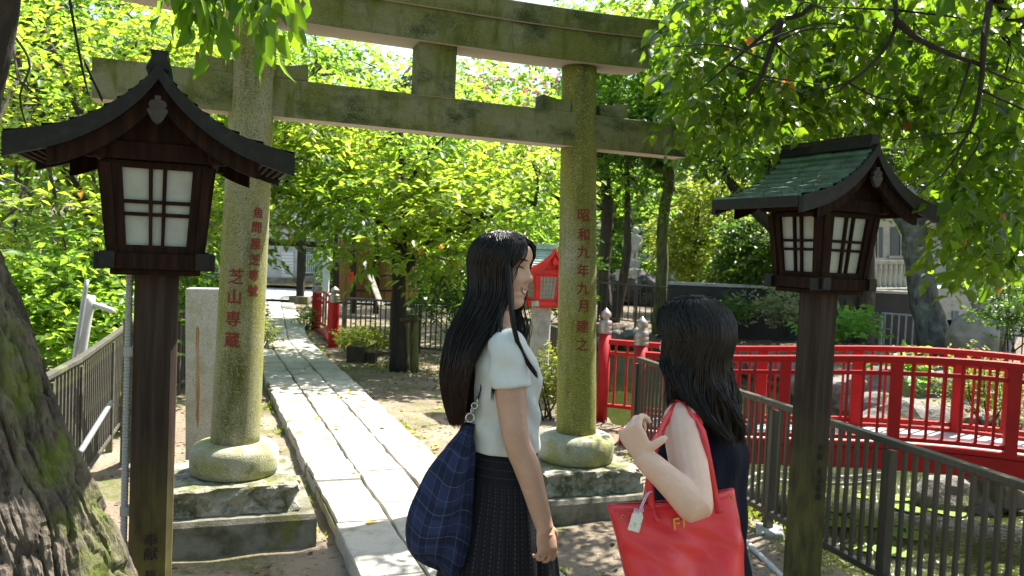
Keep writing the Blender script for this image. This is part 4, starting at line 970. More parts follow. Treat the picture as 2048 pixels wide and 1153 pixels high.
# skirt with a dotted yoke and gathered folds
skirt_m, nt, b = new_mat('black skirt with rows of pale dots'); tc = nd(nt, 'ShaderNodeTexCoord'); sp = nd(nt, 'ShaderNodeSeparateXYZ'); nt.links.new(tc.outputs['UV'], sp.inputs[0]); u, v = sp.outputs[0], sp.outputs[1]
def dots(u, nu, v, nv, ru, rv):
    a = mth(nt, 'SUBTRACT', mth(nt, 'FRACT', mth(nt, 'MULTIPLY', u, nu)), .5); c_ = mth(nt, 'SUBTRACT', mth(nt, 'FRACT', mth(nt, 'MULTIPLY', v, nv)), .5)
    return mth(nt, 'LESS_THAN', mth(nt, 'ADD', mth(nt, 'POWER', mth(nt, 'DIVIDE', a, ru), 2.0), mth(nt, 'POWER', mth(nt, 'DIVIDE', c_, rv), 2.0)), 1.0)
yoke = mth(nt, 'GREATER_THAN', v, .83); d1 = dots(u, 96.0, v, 26.0, .30, .075); d2_ = dots(u, 44.0, v, 62.0, .11, .30); low = mth(nt, 'SUBTRACT', 1.0, yoke)
f = mth(nt, 'ADD', mth(nt, 'MULTIPLY', yoke, d1), mth(nt, 'MULTIPLY', low, d2_))
rib = mth(nt, 'MULTIPLY', mth(nt, 'GREATER_THAN', mth(nt, 'FRACT', mth(nt, 'MULTIPLY', u, 44.0)), .8), low)
base_ = mixc(nt, rib, (.006, .006, .010), (.011, .011, .018))
nt.links.new(mixc(nt, mth(nt, 'MULTIPLY', f, .6), base_, (.05, .05, .062)), b.inputs['Base Color']); b.inputs['Roughness'].default_value = .8; b.inputs['Specular IOR Level'].default_value = .25
rows = []; n = 160
for z in list(np.linspace(.18, .80, 26)) + list(np.linspace(.815, .945, 8)):
    k = max(0, min(1, (.80 - z) / .25)); fl = (.80 - z) if z < .80 else 0
    a, b_ = np.interp(z, [.18, .62, .72, .80, .88, .945], [.275, .205, .187, .172, .155, .136]), np.interp(z, [.18, .62, .72, .80, .88, .945], [.24, .168, .150, .135, .12, .104])
    cx = np.interp(z, [.18, .60, .80, .945], [-.005, -.004, -.004, -.014]); row = []
    for i, t in enumerate(np.linspace(0, 2 * math.pi, n, endpoint=False)):
        rip = 1 + k * (.028 * math.sin(t * 22 + .9 * math.sin(3 * t) + z * 2) + .018 * math.sin(t * 13 + 1 + z * 3)) + .006 * k * math.sin(t * 41)
        q = ring((0, 0, 0), a * rip, b_ * rip, yaw1, 1)[0]; ct, st = math.cos(t), math.sin(t)
        fx, fy = math.cos(yaw1), math.sin(yaw1); row.append((cx + b_ * rip * ct * fx - a * rip * st * fy, 2.62 + b_ * rip * ct * fy + a * rip * st * fx, z))
    rows.append(row)
MB().loft(rows).build('skirt', skirt_m, p1, smooth=True)
# hair
def hline1(az):
    a = abs(az); return np.interp(a, [0, .5, .95, 1.2, 1.45, 2.2, 3.2], [.80, .74, .50, .05, -.55, -.9, -.95])
hm = MB(); hair_cap(hm, H1, .003, hline1)
HY = [470, 520, 560, 610, 650, 700, 740, 780, 820, 858]
HX = [1000, 985, 976, 964, 953, 942, 934, 929, 925, 923]; HWD = [40, 58, 56, 58, 62, 56, 51, 45, 33, 20]; HD = [2.585, 2.585, 2.59, 2.59, 2.585, 2.575, 2.565, 2.56, 2.555, 2.55]; HDP = [.04, .085, .095, .095, .10, .10, .095, .085, .07, .05]
hz1 = [P(x, y, d).z for x, y, d in zip(HX, HY, HD)][::-1]; hx1 = [P(x, y, d).x for x, y, d in zip(HX, HY, HD)][::-1]; hw1 = [q * d / F for q, d in zip(HWD, HD)][::-1]; hd1, hp1 = HD[::-1], HDP[::-1]
def hair_center(z): return np.interp(z, hz1, hx1), np.interp(z, hz1, hd1), np.interp(z, hz1, hw1), np.interp(z, hz1, hp1)
rows = []
for z in np.linspace(1.05, 1.53, 22):
    cx, cy, hw, hdp = hair_center(z); rows.append([(cx + hw * .62 * math.cos(t), cy + hdp * .62 * math.sin(t), z) for t in np.linspace(0, 2 * math.pi, 28, endpoint=False)])
hm.loft(rows)
hair_base = mat('hair underlayer', (.006, .005, .005), rough=.9, spec=.1); hair = hm.build('hair', hair_base, p1, smooth=True)
paths = []
for i in range(3400):
    az = rs.uniform(R(56), R(304)); az = (az + math.pi) % (2 * math.pi) - math.pi
    front = np.clip((R(105) - abs(az)) / R(43), 0, 1); th = .007 + .011 * rs.rand(); pts = []
    x0 = .058 - .10 * rs.rand() if front > 0 else .0 - .05 * rs.rand(); sgn = 1 if az > 0 else -1
    top = Vector((x0, .002 * sgn, np.interp(x0, [-.06, -.02, .03, .06], [.100, .1165, .115, .097])))
    side_e = R(-14)
    for t in np.linspace(0, 1, 7):
        z = top.z * (1 - t) + .1165 * math.sin(side_e) * t if False else .1165 * math.sin((math.pi / 2) * (1 - t) + side_e * t) * (top.z / .1165 if t < .5 else 1)
        a_ = az if i % 3 else math.copysign(max(R(12), abs(az) - R(48) * front * (1 - min(1, t * 1.25)) ** .8), az); q = head_local(a_, min(.115, z)); q = Vector((q.x, q.y, q.z)); k = t ** .8; q = on_skull(top * (1 - k) ** 2 + q * (1 - (1 - k) ** 2)); s = 1 + th / .085
        pts.append(H1 @ Vector((q.x * s - .003, q.y * s, q.z * 1.045 + .006 * rs.rand() + .002)))
    last = pts[-1]; cx, cy, hw, hdp = hair_center(last.z); wa = az + hy; rr = 1.06 - .38 * rs.rand() ** 2; ox, oy = math.cos(wa) * rr, math.sin(wa) * rr
    zend = 1.0 + abs(rs.randn()) * .035 + (.05 * rs.rand() if rs.rand() < .3 else 0); ph = rs.rand() * 6
    for t in np.linspace(0, 1, 15)[1:]:
        z = last.z + (zend - last.z) * t; cx, cy, hw, hdp = hair_center(z); g = min(1, t * 3)
        x = cx + ox * hw * (1 + .05 * math.sin(ph)); y = cy + oy * hdp; k = min(1, t * 1.7); k = k * k * (3 - 2 * k)
        pts.append(Vector((last.x + (x - last.x) * k + .004 * math.sin(ph + z * 20), last.y + (y - last.y) * k + .003 * math.cos(ph * 2 + z * 17), z)))
    paths.append(pts)
strips('hair_strands', soften(paths), np.full(len(paths), .0016) * (.6 + .8 * rs.rand(len(paths))), hair_m, hair)
# loose locks falling over the near shoulder and beside the cheek
paths = []
for i in range(150):
    j = rs.randn(2) * .5; dd = 2.50; tgt = [(1016, 520), (1018, 560), (1021, 610), (1026, 650), (1038, 695), (1056, 728), (1074, 752)]
    if i % 3 == 1: dd = 2.66; j[0] *= 5; tgt = [(1028, 590), (1036, 625), (1044, 655), (1040, 680), (1030, 720)]
    if i % 9 == 2: tgt = [(1010, 600), (985, 680), (990, 740), (985, 800)]
    if i % 9 == 5: tgt = [(1005, 600), (1000, 660), (1012, 700), (1000, 745)]
    n_ = len(tgt); pp = [P(x + j[0] * (5 - 2.2 * k / n_) , y + j[1] * 8, dd - (.070 * min(1, k / 3.0)) * (dd < 2.6) + .004 * j[1]) for k, (x, y) in enumerate(tgt)]
    paths.append(spl(pp, 16))
strips('loose_locks', np.array(paths), np.full(len(paths), .0015), hair_m, hair)
paths = []                                                             # wisps across the forehead and temple
for i in range(40):
    s = -1 if i % 2 else 1; y0 = .006 * rs.randn(); e_ = rs.uniform(.045, .066); zz = rs.uniform(-.05, .02)
    pts = []
    for t in np.linspace(0, 1, 10):
        z = .098 * (1 - t) + zz * t; yy = (y0 + s * (.01 + e_ * t ** .6)); az = math.asin(max(-.98, min(.98, yy / max(.02, np.interp(z, HZ, HW) + .006)))); q = head_local(az, z); pts.append(H1 @ Vector((q.x * 1.04 + .003, q.y * 1.05, q.z + .006 * (1 - t))))
    paths.append(pts)
strips('forehead_wisps', np.array(paths), np.full(len(paths), .0011), hair_m, hair)

# ---- the woman with the red tote, seen from behind
W2 = Vector((.53, 2.25, 0)); yaw2 = R(143); f2 = Vector((math.cos(yaw2), math.sin(yaw2), 0)); lf2 = Vector((-f2.y, f2.x, 0))
c2 = P(1410, 840, 2.25); cz2 = 1.12
m = MB(); H2 = Matrix.Translation(P(1386, 690, 2.19)) @ Matrix.Rotation(R(140), 4, 'Z') @ Matrix.Rotation(R(4), 4, 'Y') @ Matrix.Scale(.98, 4)
head(m, H2)
cs2 = Vector((c2.x - .005, 2.25, cz2 - .01))
limb(m, [cs2 + Vector((0, 0, -.06)), cs2 + Vector((0, 0, .03)), H2 @ Vector((-.03, 0, -.085)), H2 @ Vector((-.02, 0, -.02))], [.075, .058, .05, .05])
m.loft([ring((c2.x + x, 2.25, z), a, b_, yaw2) for z, x, a, b_ in ((.50, .0, .11, .09), (.66, .0, .15, .115), (.80, .0, .125, .095), (.92, 0, .128, .095), (1.02, 0, .138, .098), (1.08, -.0, .145, .08), (1.125, 0, .11, .06), (1.15, -.0, .06, .05))])
sh2 = P(1364, 848, 2.115); el2 = P(1392, 1012, 1.93); wr2 = P(1292, 920, 1.955)
limb(m, [cs2 + lf2 * .06, sh2 + Vector((.004, .01, .004)), sh2 + (el2 - sh2) * .45 + Vector((.0, .004, 0)), el2 - (el2 - sh2).normalized() * .015, el2 + (wr2 - el2) * .08 + Vector((0, 0, -.004)), el2 + (wr2 - el2) * .4, wr2, wr2 + (wr2 - el2).normalized() * .02], [.05, .052, .049, .042, .041, .037, .028, .025], m=44)
hd = P(1262, 866, 1.965) - wr2
hand(m, wr2, hd, Vector((.55, .75, .35)), (66, 78, 86, 90), Vector((.66, -.6, .44)), 1.0, thumb_dir=P(1312, 876, 1.955) - P(1276, 900, 1.95), tl=.62)
s3 = cs2 - lf2 * .155 + Vector((0, 0, -.025)); e3 = s3 + Vector((.03, .02, -.25)); w3 = e3 + f2 * .15 + Vector((0, 0, -.15))
limb(m, [cs2 - lf2 * .06, s3, (s3 + e3) / 2, e3, (e3 + w3) / 2, w3, w3 + (w3 - e3).normalized() * .02], [.05, .05, .046, .039, .037, .026, .024], m=34)
hand(m, w3, w3 - e3, lf2 * .8 - f2 * .2, (25, 30, 35, 38), f2 - lf2 * .3, .9)
for s in (-1, 1):
    hp = Vector((c2.x, 2.25, .70)) + lf2 * s * .08; kn = hp + Vector((0, 0, -.32)); an = hp + Vector((0, 0, -.62)); an.z = .08
    limb(m, [hp, kn, kn + Vector((0, 0, -.1)), an, an - Vector((0, 0, .04))], [.08, .053, .05, .033, .033], m=24)
    limb(m, [an + Vector((0, 0, -.05)) - f2 * .05, an + Vector((0, 0, -.045)) + f2 * .05, an + Vector((0, 0, -.055)) + f2 * .14], [.03, .031, .022])
p2 = remeshed(m, 'person', skin2, loc=W2, voxel=.0036, smooth=3)
tagit(p2, 'woman seen from behind in sleeveless navy, with wavy black hair, gripping her bag strap', 'person')
m = MB()
m.loft([ring((c2.x + x, 2.25, z), a, b_, yaw2, p=2.4) for z, x, a, b_ in ((.30, .0, .215, .19), (.50, .0, .195, .165), (.66, .0, .178, .14), (.78, .0, .160, .122), (.92, .0, .152, .116), (1.02, .0, .155, .113), (1.075, .0, .152, .094), (1.115, .0, .128, .073), (1.150, -.0, .085, .058))])
limb(m, [cs2 + lf2 * .02 + Vector((0, 0, .045)), H2 @ Vector((-.035, 0, -.108))], [.068, .064], m=8)
remeshed(m, 'sleeveless_dress', navy_m, p2, voxel=.006, smooth=6, fold=lambda x, y, z: .004 * math.sin(x * 55 + y * 40 + 2 * math.sin(z * 9)) * min(1, max(0, (1.12 - z) / .2)) + .003 * math.sin(z * 40 + x * 25 + 2 * math.sin(x * 14)))
def hline2(az): return np.interp(abs(az), [0, .5, .95, 1.2, 1.45, 2.2, 3.2], [.80, .70, .3, -.2, -.6, -.9, -.95])
hm = MB(); hair_cap(hm, H2, .005, hline2)
HY = [600, 640, 690, 740, 790, 830, 862, 890]; HX = [1388, 1388, 1387, 1390, 1400, 1412, 1430, 1446]; HWD = [46, 68, 76, 76, 74, 72, 56, 36]; HD = [2.2, 2.2, 2.2, 2.195, 2.18, 2.165, 2.155, 2.15]; HDP = [.05, .10, .11, .105, .10, .09, .07, .05]
hz1 = [P(x, y, d).z for x, y, d in zip(HX, HY, HD)][::-1]; hx1 = [P(x, y, d).x for x, y, d in zip(HX, HY, HD)][::-1]; hw1 = [q * d / F for q, d in zip(HWD, HD)][::-1]; hd1, hp1 = HD[::-1], HDP[::-1]
rows = []
for z in np.linspace(hz1[1], hz1[-2], 20):
    cx, cy, hw, hdp = hair_center(z); rows.append([(cx + hw * .62 * math.cos(t), cy + hdp * .62 * math.sin(t), z) for t in np.linspace(0, 2 * math.pi, 28, endpoint=False)])
hm.loft(rows); hair2 = hm.build('hair', hair_base, p2, smooth=True)
paths = []
for i in range(3000):
    az = rs.uniform(R(58), R(302)); az = (az + math.pi) % (2 * math.pi) - math.pi; th = .005 + .012 * rs.rand(); pts = []; sgn = 1 if az > 0 else -1
    x0 = .058 - .10 * rs.rand() if abs(az) < R(100) else -.05 * rs.rand(); top = Vector((x0, .002 * sgn, np.interp(x0, [-.06, -.02, .03, .06], [.100, .1165, .115, .097])))
    for t in np.linspace(0, 1, 7):
        z = .1165 * math.sin((math.pi / 2) * (1 - t) + R(-14) * t); fr2 = np.clip((R(105) - abs(az)) / R(43), 0, 1); q = head_local(az if i % 3 else math.copysign(max(R(12), abs(az) - R(52) * fr2 * (1 - min(1, t * 1.25)) ** .8), az), min(.115, z)); k = t ** .8; q = on_skull(top * (1 - k) ** 2 + q * (1 - (1 - k) ** 2)); s = 1 + th / .085
        pts.append(H2 @ Vector((q.x * s - .003, q.y * s, q.z * 1.075 + .008 * rs.rand() + .003)))
    last = pts[-1]; cx, cy, hw, hdp = hair_center(last.z); wa = az + R(140); rr = 1.02 - .35 * rs.rand() ** 2; ox, oy = math.cos(wa) * rr, math.sin(wa) * rr
    zend = hz1[0] + .0 + abs(rs.randn()) * .04 + np.clip(-ox, 0, 1) * .085; ph = rs.rand() * 6; cl = math.floor((math.atan2(oy, ox) + math.pi) * 3.2); ph = cl * 1.7 + rs.randn() * .35
    for t in np.linspace(0, 1, 17)[1:]:
        z = last.z + (zend - last.z) * t; cx, cy, hw, hdp = hair_center(z); k = min(1, t * 2); k = k * k * (3 - 2 * k); A_ = (.013 if i % 9 else .024) * t
        pts.append(Vector((last.x + (cx + ox * hw - last.x) * k + A_ * math.sin(ph + z * 46), last.y + (cy + oy * hdp - last.y) * k + A_ * math.cos(ph + z * 46), z)))
    paths.append(pts)
strips('hair_strands', soften(paths), np.full(len(paths), .0016) * (.6 + .8 * rs.rand(len(paths))), hair2_m, hair2)

# ------------------------------------------------------------------ bags
plaid, nt, b = new_mat('navy checked cotton'); tc = nd(nt, 'ShaderNodeTexCoord'); sp = nd(nt, 'ShaderNodeSeparateXYZ'); nt.links.new(tc.outputs['UV'], sp.inputs[0])
def lines(x, n, w_, o=0.0): return mth(nt, 'LESS_THAN', mth(nt, 'FRACT', mth(nt, 'ADD', mth(nt, 'MULTIPLY', x, n), o)), w_)
c = mixc(nt, mth(nt, 'MULTIPLY', lines(sp.outputs[0], 9.0, .42), .55), (.020, .030, .085), (.007, .010, .03)); c = mixc(nt, mth(nt, 'MULTIPLY', lines(sp.outputs[1], 7.0, .42), .55), c, (.006, .009, .026))
for x, n, w_, o in ((sp.outputs[0], 10.0, .03, .3), (sp.outputs[1], 8.0, .032, .3), (sp.outputs[0], 10.0, .018, .85), (sp.outputs[1], 8.0, .02, .8)): c = mixc(nt, mth(nt, 'MULTIPLY', lines(x, n, w_, o), .42), c, (.13, .145, .22))
nt.links.new(c, b.inputs['Base Color']); b.inputs['Roughness'].default_value = .8; b.inputs['Specular IOR Level'].default_value = .2
bp = nd(nt, 'ShaderNodeBump', i_Strength=.5, i_Distance=.02); nt.links.new(noise_fac(nt, tc.outputs['Object'], (9, 9, 4), 0, 1, 3), bp.inputs['Height']); nt.links.new(bp.outputs[0], b.inputs['Normal'])
bag = thing('shoulder_bag', 'slouchy navy checked shoulder bag with silver ring, hanging behind the long haired woman', 'bag', P(880, 1130, 2.5))
ctr = [(938, 848, 12, .012), (930, 872, 18, .02), (917, 905, 34, .035), (902, 950, 48, .05), (890, 1000, 58, .06), (880, 1045, 65, .066), (873, 1085, 63, .062), (872, 1112, 54, .05), (880, 1130, 34, .03), (884, 1136, 8, .01)]
rows = []; cc = spl([(x, y, w_, t * 1000) for x, y, w_, t in ctr], 40)
for k, (x, y, w_, t) in enumerate(cc):
    o = P(x, y, 2.53); ax = Vector((1, -.12, -.10 - .25 * k / 40)).normalized(); hw = w_ * 2.53 / F; row = []
    for a in np.linspace(0, 2 * math.pi, 60, endpoint=False):
        r_ = 1 + .035 * math.sin(a * 5 + k * .12) * math.sin(k / 40 * 3.1) + .02 * math.sin(a * 9 + k * .3)
        row.append(o + ax * math.cos(a) * hw * r_ + Vector((.1, 1, 0)) * math.sin(a) * t / 1000 * 1.2 * r_ + Vector((0, 0, .015 * math.sin(a * 3 + k * .2) * min(1, k / 12))))
    rows.append(row)
MB().loft(rows).build('bag_body', plaid, bag, smooth=True, fix=True)
silver = mat('silver metal', (.7, .7, .68), rough=.25, metal=1)
def torus(mb, c, r, rr, nrm):
    nrm = Vector(nrm).normalized(); a = nrm.orthogonal().normalized(); b_ = nrm.cross(a); pts = [Vector(c) + (a * math.cos(t) + b_ * math.sin(t)) * r for t in np.linspace(0, 2 * math.pi, 21)]; mb.tube(pts, rr, 6)
m = MB(); torus(m, P(940, 836, 2.5), .013, .0022, (.3, -1, .1)); m.build('ring', silver, bag, smooth=True)
m = MB(); torus(m, P(944, 822, 2.5), .009, .002, (1, -.3, .2)); torus(m, P(949, 812, 2.505), .009, .002, (.2, -1, .2)); torus(m, P(954, 802, 2.51), .009, .002, (1, .2, 0)); m.build('chain_link', silver, bag, smooth=True)
sh_l = cs - rt1 * .11
stp = spl([P(956, 800, 2.515), P(962, 760, 2.53), cs - fw * .085 + Vector((0, 0, .0)), sh_l + Vector((0, 0, .055)), sh_l + fw * .09 + Vector((0, 0, -.06))], 24)
m = MB(); m.sheet([[p + Vector((0, -.012, .003)), p + Vector((0, .012, -.003))] for p in [Vector(q) for q in stp]]); m.build('strap', plaid, bag, solid=.004, smooth=True)

tote_m = mat('red grained leather', (.62, .022, .032), [((.56, .018, .028), 8.0, .4, .7)], rough=.33, bump=.16, bscale=330, bdist=.0016, spec=.5, coat=.08)
tote = thing('tote_bag', 'bright red leather tote with gold letter emblem, under the arm of the woman in navy', 'bag', P(1350, 1280, 2.05))
TL, TR = P(1216, 1010, 1.985), P(1466, 978, 2.04); BLc, BRc = P(1268, 1212, 1.985), P(1486, 1196, 2.04)
nb = (TR - TL).cross(BLc - TL).normalized(); nb = nb if nb.y < 0 else -nb          # towards the viewer
def tpt(u, v, s):
    """u across, v down, s front/back"""
    p = (TL * (1 - u) + TR * u) * (1 - v) + (BLc * (1 - u) + BRc * u) * v
    vv = min(1.0, max(0.0, v)); th = (.012 + .06 * vv ** .7) * (1 - .75 * (2 * u - 1) ** 6); bul = .012 * math.sin(u * 6.28 + 1) * math.sin(vv * 3) + .006 * math.sin(u * 11 + v * 7) * math.sin(vv * 3.1) + .004 * math.sin((u - v) * 17 + 1.5 * math.sin(v * 9)) * min(1, vv * 2)
    sag = .012 * math.sin(math.pi * u) * (1 - v) ** 2
    return p + nb * (s * th + bul) - Vector((0, 0, sag))
nu, nv = 36, 26; m = MB()
fr_ = [[tpt(u, v, 1) for u in np.linspace(0, 1, nu)] for v in np.linspace(0, 1, nv)]; bk_ = [[tpt(u, v, -1) for u in np.linspace(0, 1, nu)] for v in np.linspace(0, 1, nv)]
m.sheet(fr_, flip=True); m.sheet(bk_)
for e in (0, -1): m.sheet([[fr_[k][e], bk_[k][e]] for k in range(nv)], flip=(e == 0))
m.sheet([fr_[-1], bk_[-1]])
m.build('bag_body', tote_m, tote, smooth=True, solid=.004, fix=True)
m = MB(); 
for a_ in (fr_[0], bk_[0]): m.tube([p for p in a_], .0022, 6)
m.build('rim', tote_m, tote, smooth=True)
m = MB()
for line in ([tpt(u, .045, 1) for u in np.linspace(.02, .98, 90)], [tpt(.022, v, 1) for v in np.linspace(.05, .95, 60)], [tpt(.978, v, 1) for v in np.linspace(.05, .95, 60)]):
    for k in range(0, len(line) - 1, 2): m.bar(line[k] + nb * .0024, line[k + 1] + nb * .0024, .0009, .0009)
m.build('stitching', mat('dark red thread', (.30, .012, .018), rough=.7), tote)
def ribbon(mb, pts, w_, side, n=40):
    p = spl(pts, n); t = np.gradient(p, axis=0); out = []
    for i in range(n):
        sd2 = Vector(side) if not callable(side) else side(i / (n - 1)); tt = Vector(t[i]).normalized(); sd2 = (sd2 - tt * sd2.dot(tt)).normalized(); q = Vector(p[i]); out.append([q - sd2 * w_ / 2, q + sd2 * w_ / 2])
    mb.sheet(out)
top2 = sh2 + Vector((.012, .045, .068))
m = MB(); ribbon(m, [tpt(.34, .16, 1.25), tpt(.33, -.02, 1.2), P(1302, 905, 1.995), P(1322, 862, 2.05), P(1342, 826, 2.09), P(1360, 807, 2.13), P(1382, 818, 2.10), P(1402, 856, 2.05), P(1416, 915, 2.01), tpt(.83, -.02, 1.6), tpt(.835, .16, 1.3)], .017, lambda t: Vector((1, -.25, 0)) if t < .3 or t > .7 else Vector((.85, .5, -.2)))
m.build('handle', tote_m, tote, solid=.004, smooth=True, bevel=0)
m = MB(); ribbon(m, [tpt(.32, .05, -1.25), tpt(.32, -.02, -1.2), P(1304, 925, 2.04), P(1318, 872, 2.08), P(1336, 832, 2.12), P(1350, 805, 2.15), P(1366, 806, 2.12), P(1386, 834, 2.07), P(1401, 895, 2.035), tpt(.775, -.02, -1.3), tpt(.78, .05, -1.2)], .017, lambda t: Vector((1, -.25, 0)) if t < .3 or t > .7 else Vector((.85, .5, -.2)))
m.build('handle', tote_m, tote, solid=.004, smooth=True)
gold = mat('gold metal', (.5, .27, .07), rough=.28, metal=1)
m = MB(); ud, vd = (TR - TL).normalized(), (BLc - TL).normalized(); vd = (vd - ud * vd.dot(ud)).normalized(); ob = tpt(.485, .175, 1) + nb * .004
mm = Matrix((ud, nb, vd)).transposed()
for x, y, w_, h_ in ((-.006, .006, .0042, .026), (-.0005, -.0055, .0105, .0042), (.0005, .003, .008, .004), (-.006, .0185, .0085, .0035), (.0125, .007, .0042, .022), (.0125, -.0065, .0085, .0035), (.0125, .0185, .0085, .0035)):
    m.box(ob + ud * x * 1.3 + vd * y * 1.3, (w_ * 1.3, .003 + .0004 * abs(x) * 100, h_ * 1.3), mm)
m.build('emblem', gold, tote, bevel=.0006)
for u, v in ((.075, .10), (.955, .06)):
    m = MB(); torus(m, tpt(u, v, 1) + nb * .002, .0045, .0016, nb); m.build('eyelet', gold, tote, smooth=True)
ch = thing('amulet_charm', 'small white fabric amulet on a lavender cord, hanging on the red tote', 'charm', P(1272, 1045, 1.94))
q = Matrix((ud, nb, vd)).transposed() @ Matrix.Rotation(R(-22), 3, 'Y'); o0 = P(1272, 1043, 1.945)
am, nt, b = new_mat('white brocade'); tc = nd(nt, 'ShaderNodeTexCoord'); nt.links.new(mixc(nt, noise_fac(nt, tc.outputs['Object'], 160.0, .52, .6, 2), (.62, .63, .60), (.42, .45, .40)), b.inputs['Base Color']); b.inputs['Roughness'].default_value = .6
poly = [(-.014, .024), (.014, .024), (.014, -.014), (.008, -.024), (-.008, -.024), (-.014, -.014)]
MB().prism([o0 + q @ Vector((x, .003, z)) for x, z in poly], (0, 0, 0), q @ Vector((0, -.006, 0))).build('pouch', am, ch, fix=True, bevel=.0015)
lav = mat('lavender cord', (.55, .45, .62), rough=.7); cp = [o0 + q @ Vector((0, .003, -.022)), P(1283, 1010, 1.94), P(1294, 988, 1.945), P(1302, 984, 1.955)]
m = MB(); m.tube(spl(cp, 14), .0016, 6); m.tube([p + ud * .004 for p in [Vector(z) for z in spl(cp, 14)]], .0016, 6)
for s in (-1, 1): m.tube(spl([cp[0] - vd * .004, cp[0] - vd * .010 + ud * s * .008, cp[0] - vd * .002 + ud * s * .011, cp[0] - vd * .001], 12), .0014, 6)
m.build('cord', lav, ch, smooth=True)
# ------------------------------------------------------------------ far bank: wall, statue, house, rocks, plants
def box_px(nm, x0, y0, x1, y1, d, th, m_, par=None, **k):
    p = [P(x0, y0, d), P(x1, y0, d), P(x1, y1, d), P(x0, y1, d)]; return MB().prism(p, (0, 0, 0), (0, th, 0)).build(nm, m_, par, fix=True, **k)
bw = thing('low_wall', 'long low black wall on the far bank of the pond', 'wall', P(1580, 690, 17.4))
a, b_ = P(1335, 640, 17.0), P(1850, 640, 17.6)
MB().loft([[Vector((q.x, q.y, -.4)), Vector((q.x, q.y + .2, -.4)), Vector((q.x, q.y + .2, 1.02)), Vector((q.x, q.y, 1.02))] for q in (a, b_)]).build('wall', black_wall, bw, fix=True)
MB().loft([[Vector((q.x, q.y - .04, 1.021)), Vector((q.x, q.y + .24, 1.021)), Vector((q.x, q.y + .24, 1.08)), Vector((q.x, q.y - .04, 1.08))] for q in (a, b_)]).build('coping', concrete, bw, fix=True)
fence('bank_railing', 'dark metal railing on the far bank below the statue', [(P(1196, 640, 19.4).x, 19.4), (P(1336, 640, 18.0).x, 18.0)], .1, .92, .16, 1.1, fence_m, group=None)
rl = thing('rockery', 'dark rockery mound with a pale inscribed plaque, carrying the statue', 'rockery', P(1268, 590, 27))
def rock_mesh(c, r, seed, sq=(1, 1, .7), n=3):
    rr = np.random.RandomState(seed); bm = bmesh.new(); bmesh.ops.create_icosphere(bm, subdivisions=n, radius=1)
    ds = [(unit(rr.randn(1, 3))[0], rr.uniform(.55, .95)) for _ in range(9)]
    for v in bm.verts:
        p = np.array(v.co); 
        for d_, h in ds:
            k = p.dot(d_)
            if k > h: p = p - d_ * (k - h) * .85
        p += .04 * np.sin(p * 9 + seed) + .02 * np.sin(p[[1, 2, 0]] * 21 + seed); v.co = Vector(c) + Vector((p[0] * r * sq[0], p[1] * r * sq[1], p[2] * r * sq[2]))
    vs = [tuple(v.co) for v in bm.verts]; fs = [tuple(v.index for v in f.verts) for f in bm.faces]; bm.free(); return vs, fs
m = MB()
for i, (x, y, r) in enumerate(((1215, 585, .5), (1240, 566, .5), (1290, 566, .5), (1320, 585, .55), (1235, 592, .6), (1300, 594, .6), (1345, 594, .5), (1268, 560, .45), (1262, 580, .6), (1205, 565, .35), (1335, 570, .35))): m.add(*rock_mesh(P(x, y, 27 - (i % 3) * .4), r, i + 40, (1.1, 1, .9)))
remeshed(m, 'mound', mat('dark rockery stone', (.06, .06, .06), [((.02, .02, .02), 3.0, .45, .6), ((.13, .13, .125), 6.0, .56, .66)], rough=.9, bump=1, bscale=7, bdist=.08), rl, voxel=.05, smooth=0)
box_px('plaque', 1232, 540, 1275, 556, 25.8, .08, concrete, rl)
box_px('plinth', 1257, 522, 1280, 536, 26.9, .5, concrete, rl)
stn = mat('pale statue stone', (.42, .40, .36), [((.3, .29, .26), 6.0, .45, .65)], rough=.9)
sc_ = 26.9 / F; o = P(1268, 524, 27.1); m = MB()
def sp_(x, z, y=0): return o + Vector((x * sc_, y, z * sc_))
limb(m, [sp_(-4, 0), sp_(-4.5, 16), sp_(-3.5, 30)], [.045, .05, .07]); limb(m, [sp_(4, 0), sp_(4.5, 16), sp_(3.5, 30)], [.045, .05, .07])
m.loft([ring(sp_(0, z), a_, b2, R(-90)) for z, a_, b2 in ((22, .12, .09), (30, .125, .1), (40, .12, .09), (48, .145, .1), (53, .13, .08), (56, .05, .05))])
limb(m, [sp_(-8.5, 52), sp_(-12, 40), sp_(-9, 28, -.08)], [.06, .055, .04]); limb(m, [sp_(8.5, 52), sp_(12, 40), sp_(10, 26, -.02)], [.06, .055, .04])
m.loft([ring(sp_(0, z), r_, r_ * 1.1, R(-90)) for z, r_ in ((54, .05), (57, .055), (60, .085), (64, .098), (68, .085), (70, .04))]); m.box(sp_(0, .2), (.42, .3, .06))
tagit(remeshed(m, 'statue', stn, loc=o, voxel=.02, smooth=2), 'pale stone statue of a standing man in a long coat, on the dark rockery', 'statue')

hs = thing('pale_house', 'pale house with dark windows and a balustraded terrace, behind trees at the right', 'house', P(1850, 600, 22.5))
wallm = mat('cream rendered wall', (.40, .38, .33), [((.28, .27, .23), 1.5, .45, .65)], rough=.9)
box_px('wall', 1738, 395, 2350, 640, 24.0, 3.0, wallm, hs); box_px('roof', 1700, 372, 2400, 394, 23.2, 4.5, mat('grey roof tile', (.16, .17, .17), rough=.7), hs)
glass = mat('dark house glass', (.02, .025, .03), rough=.12, spec=.6)
for x0, x1, y0, y1 in ((1746, 1766, 455, 516), (1782, 1822, 455, 512), (1900, 1950, 460, 512)):
    f_ = box_px('window', x0, y0, x1, y1, 23.96, .05, glass, hs); box_px('frame', (x0 + x1) / 2 - 1, y0, (x0 + x1) / 2 + 1, y1, 23.92, .03, wallm, f_); box_px('sill', x0 - 4, y1, x1 + 4, y1 + 5, 23.9, .1, wallm, f_)
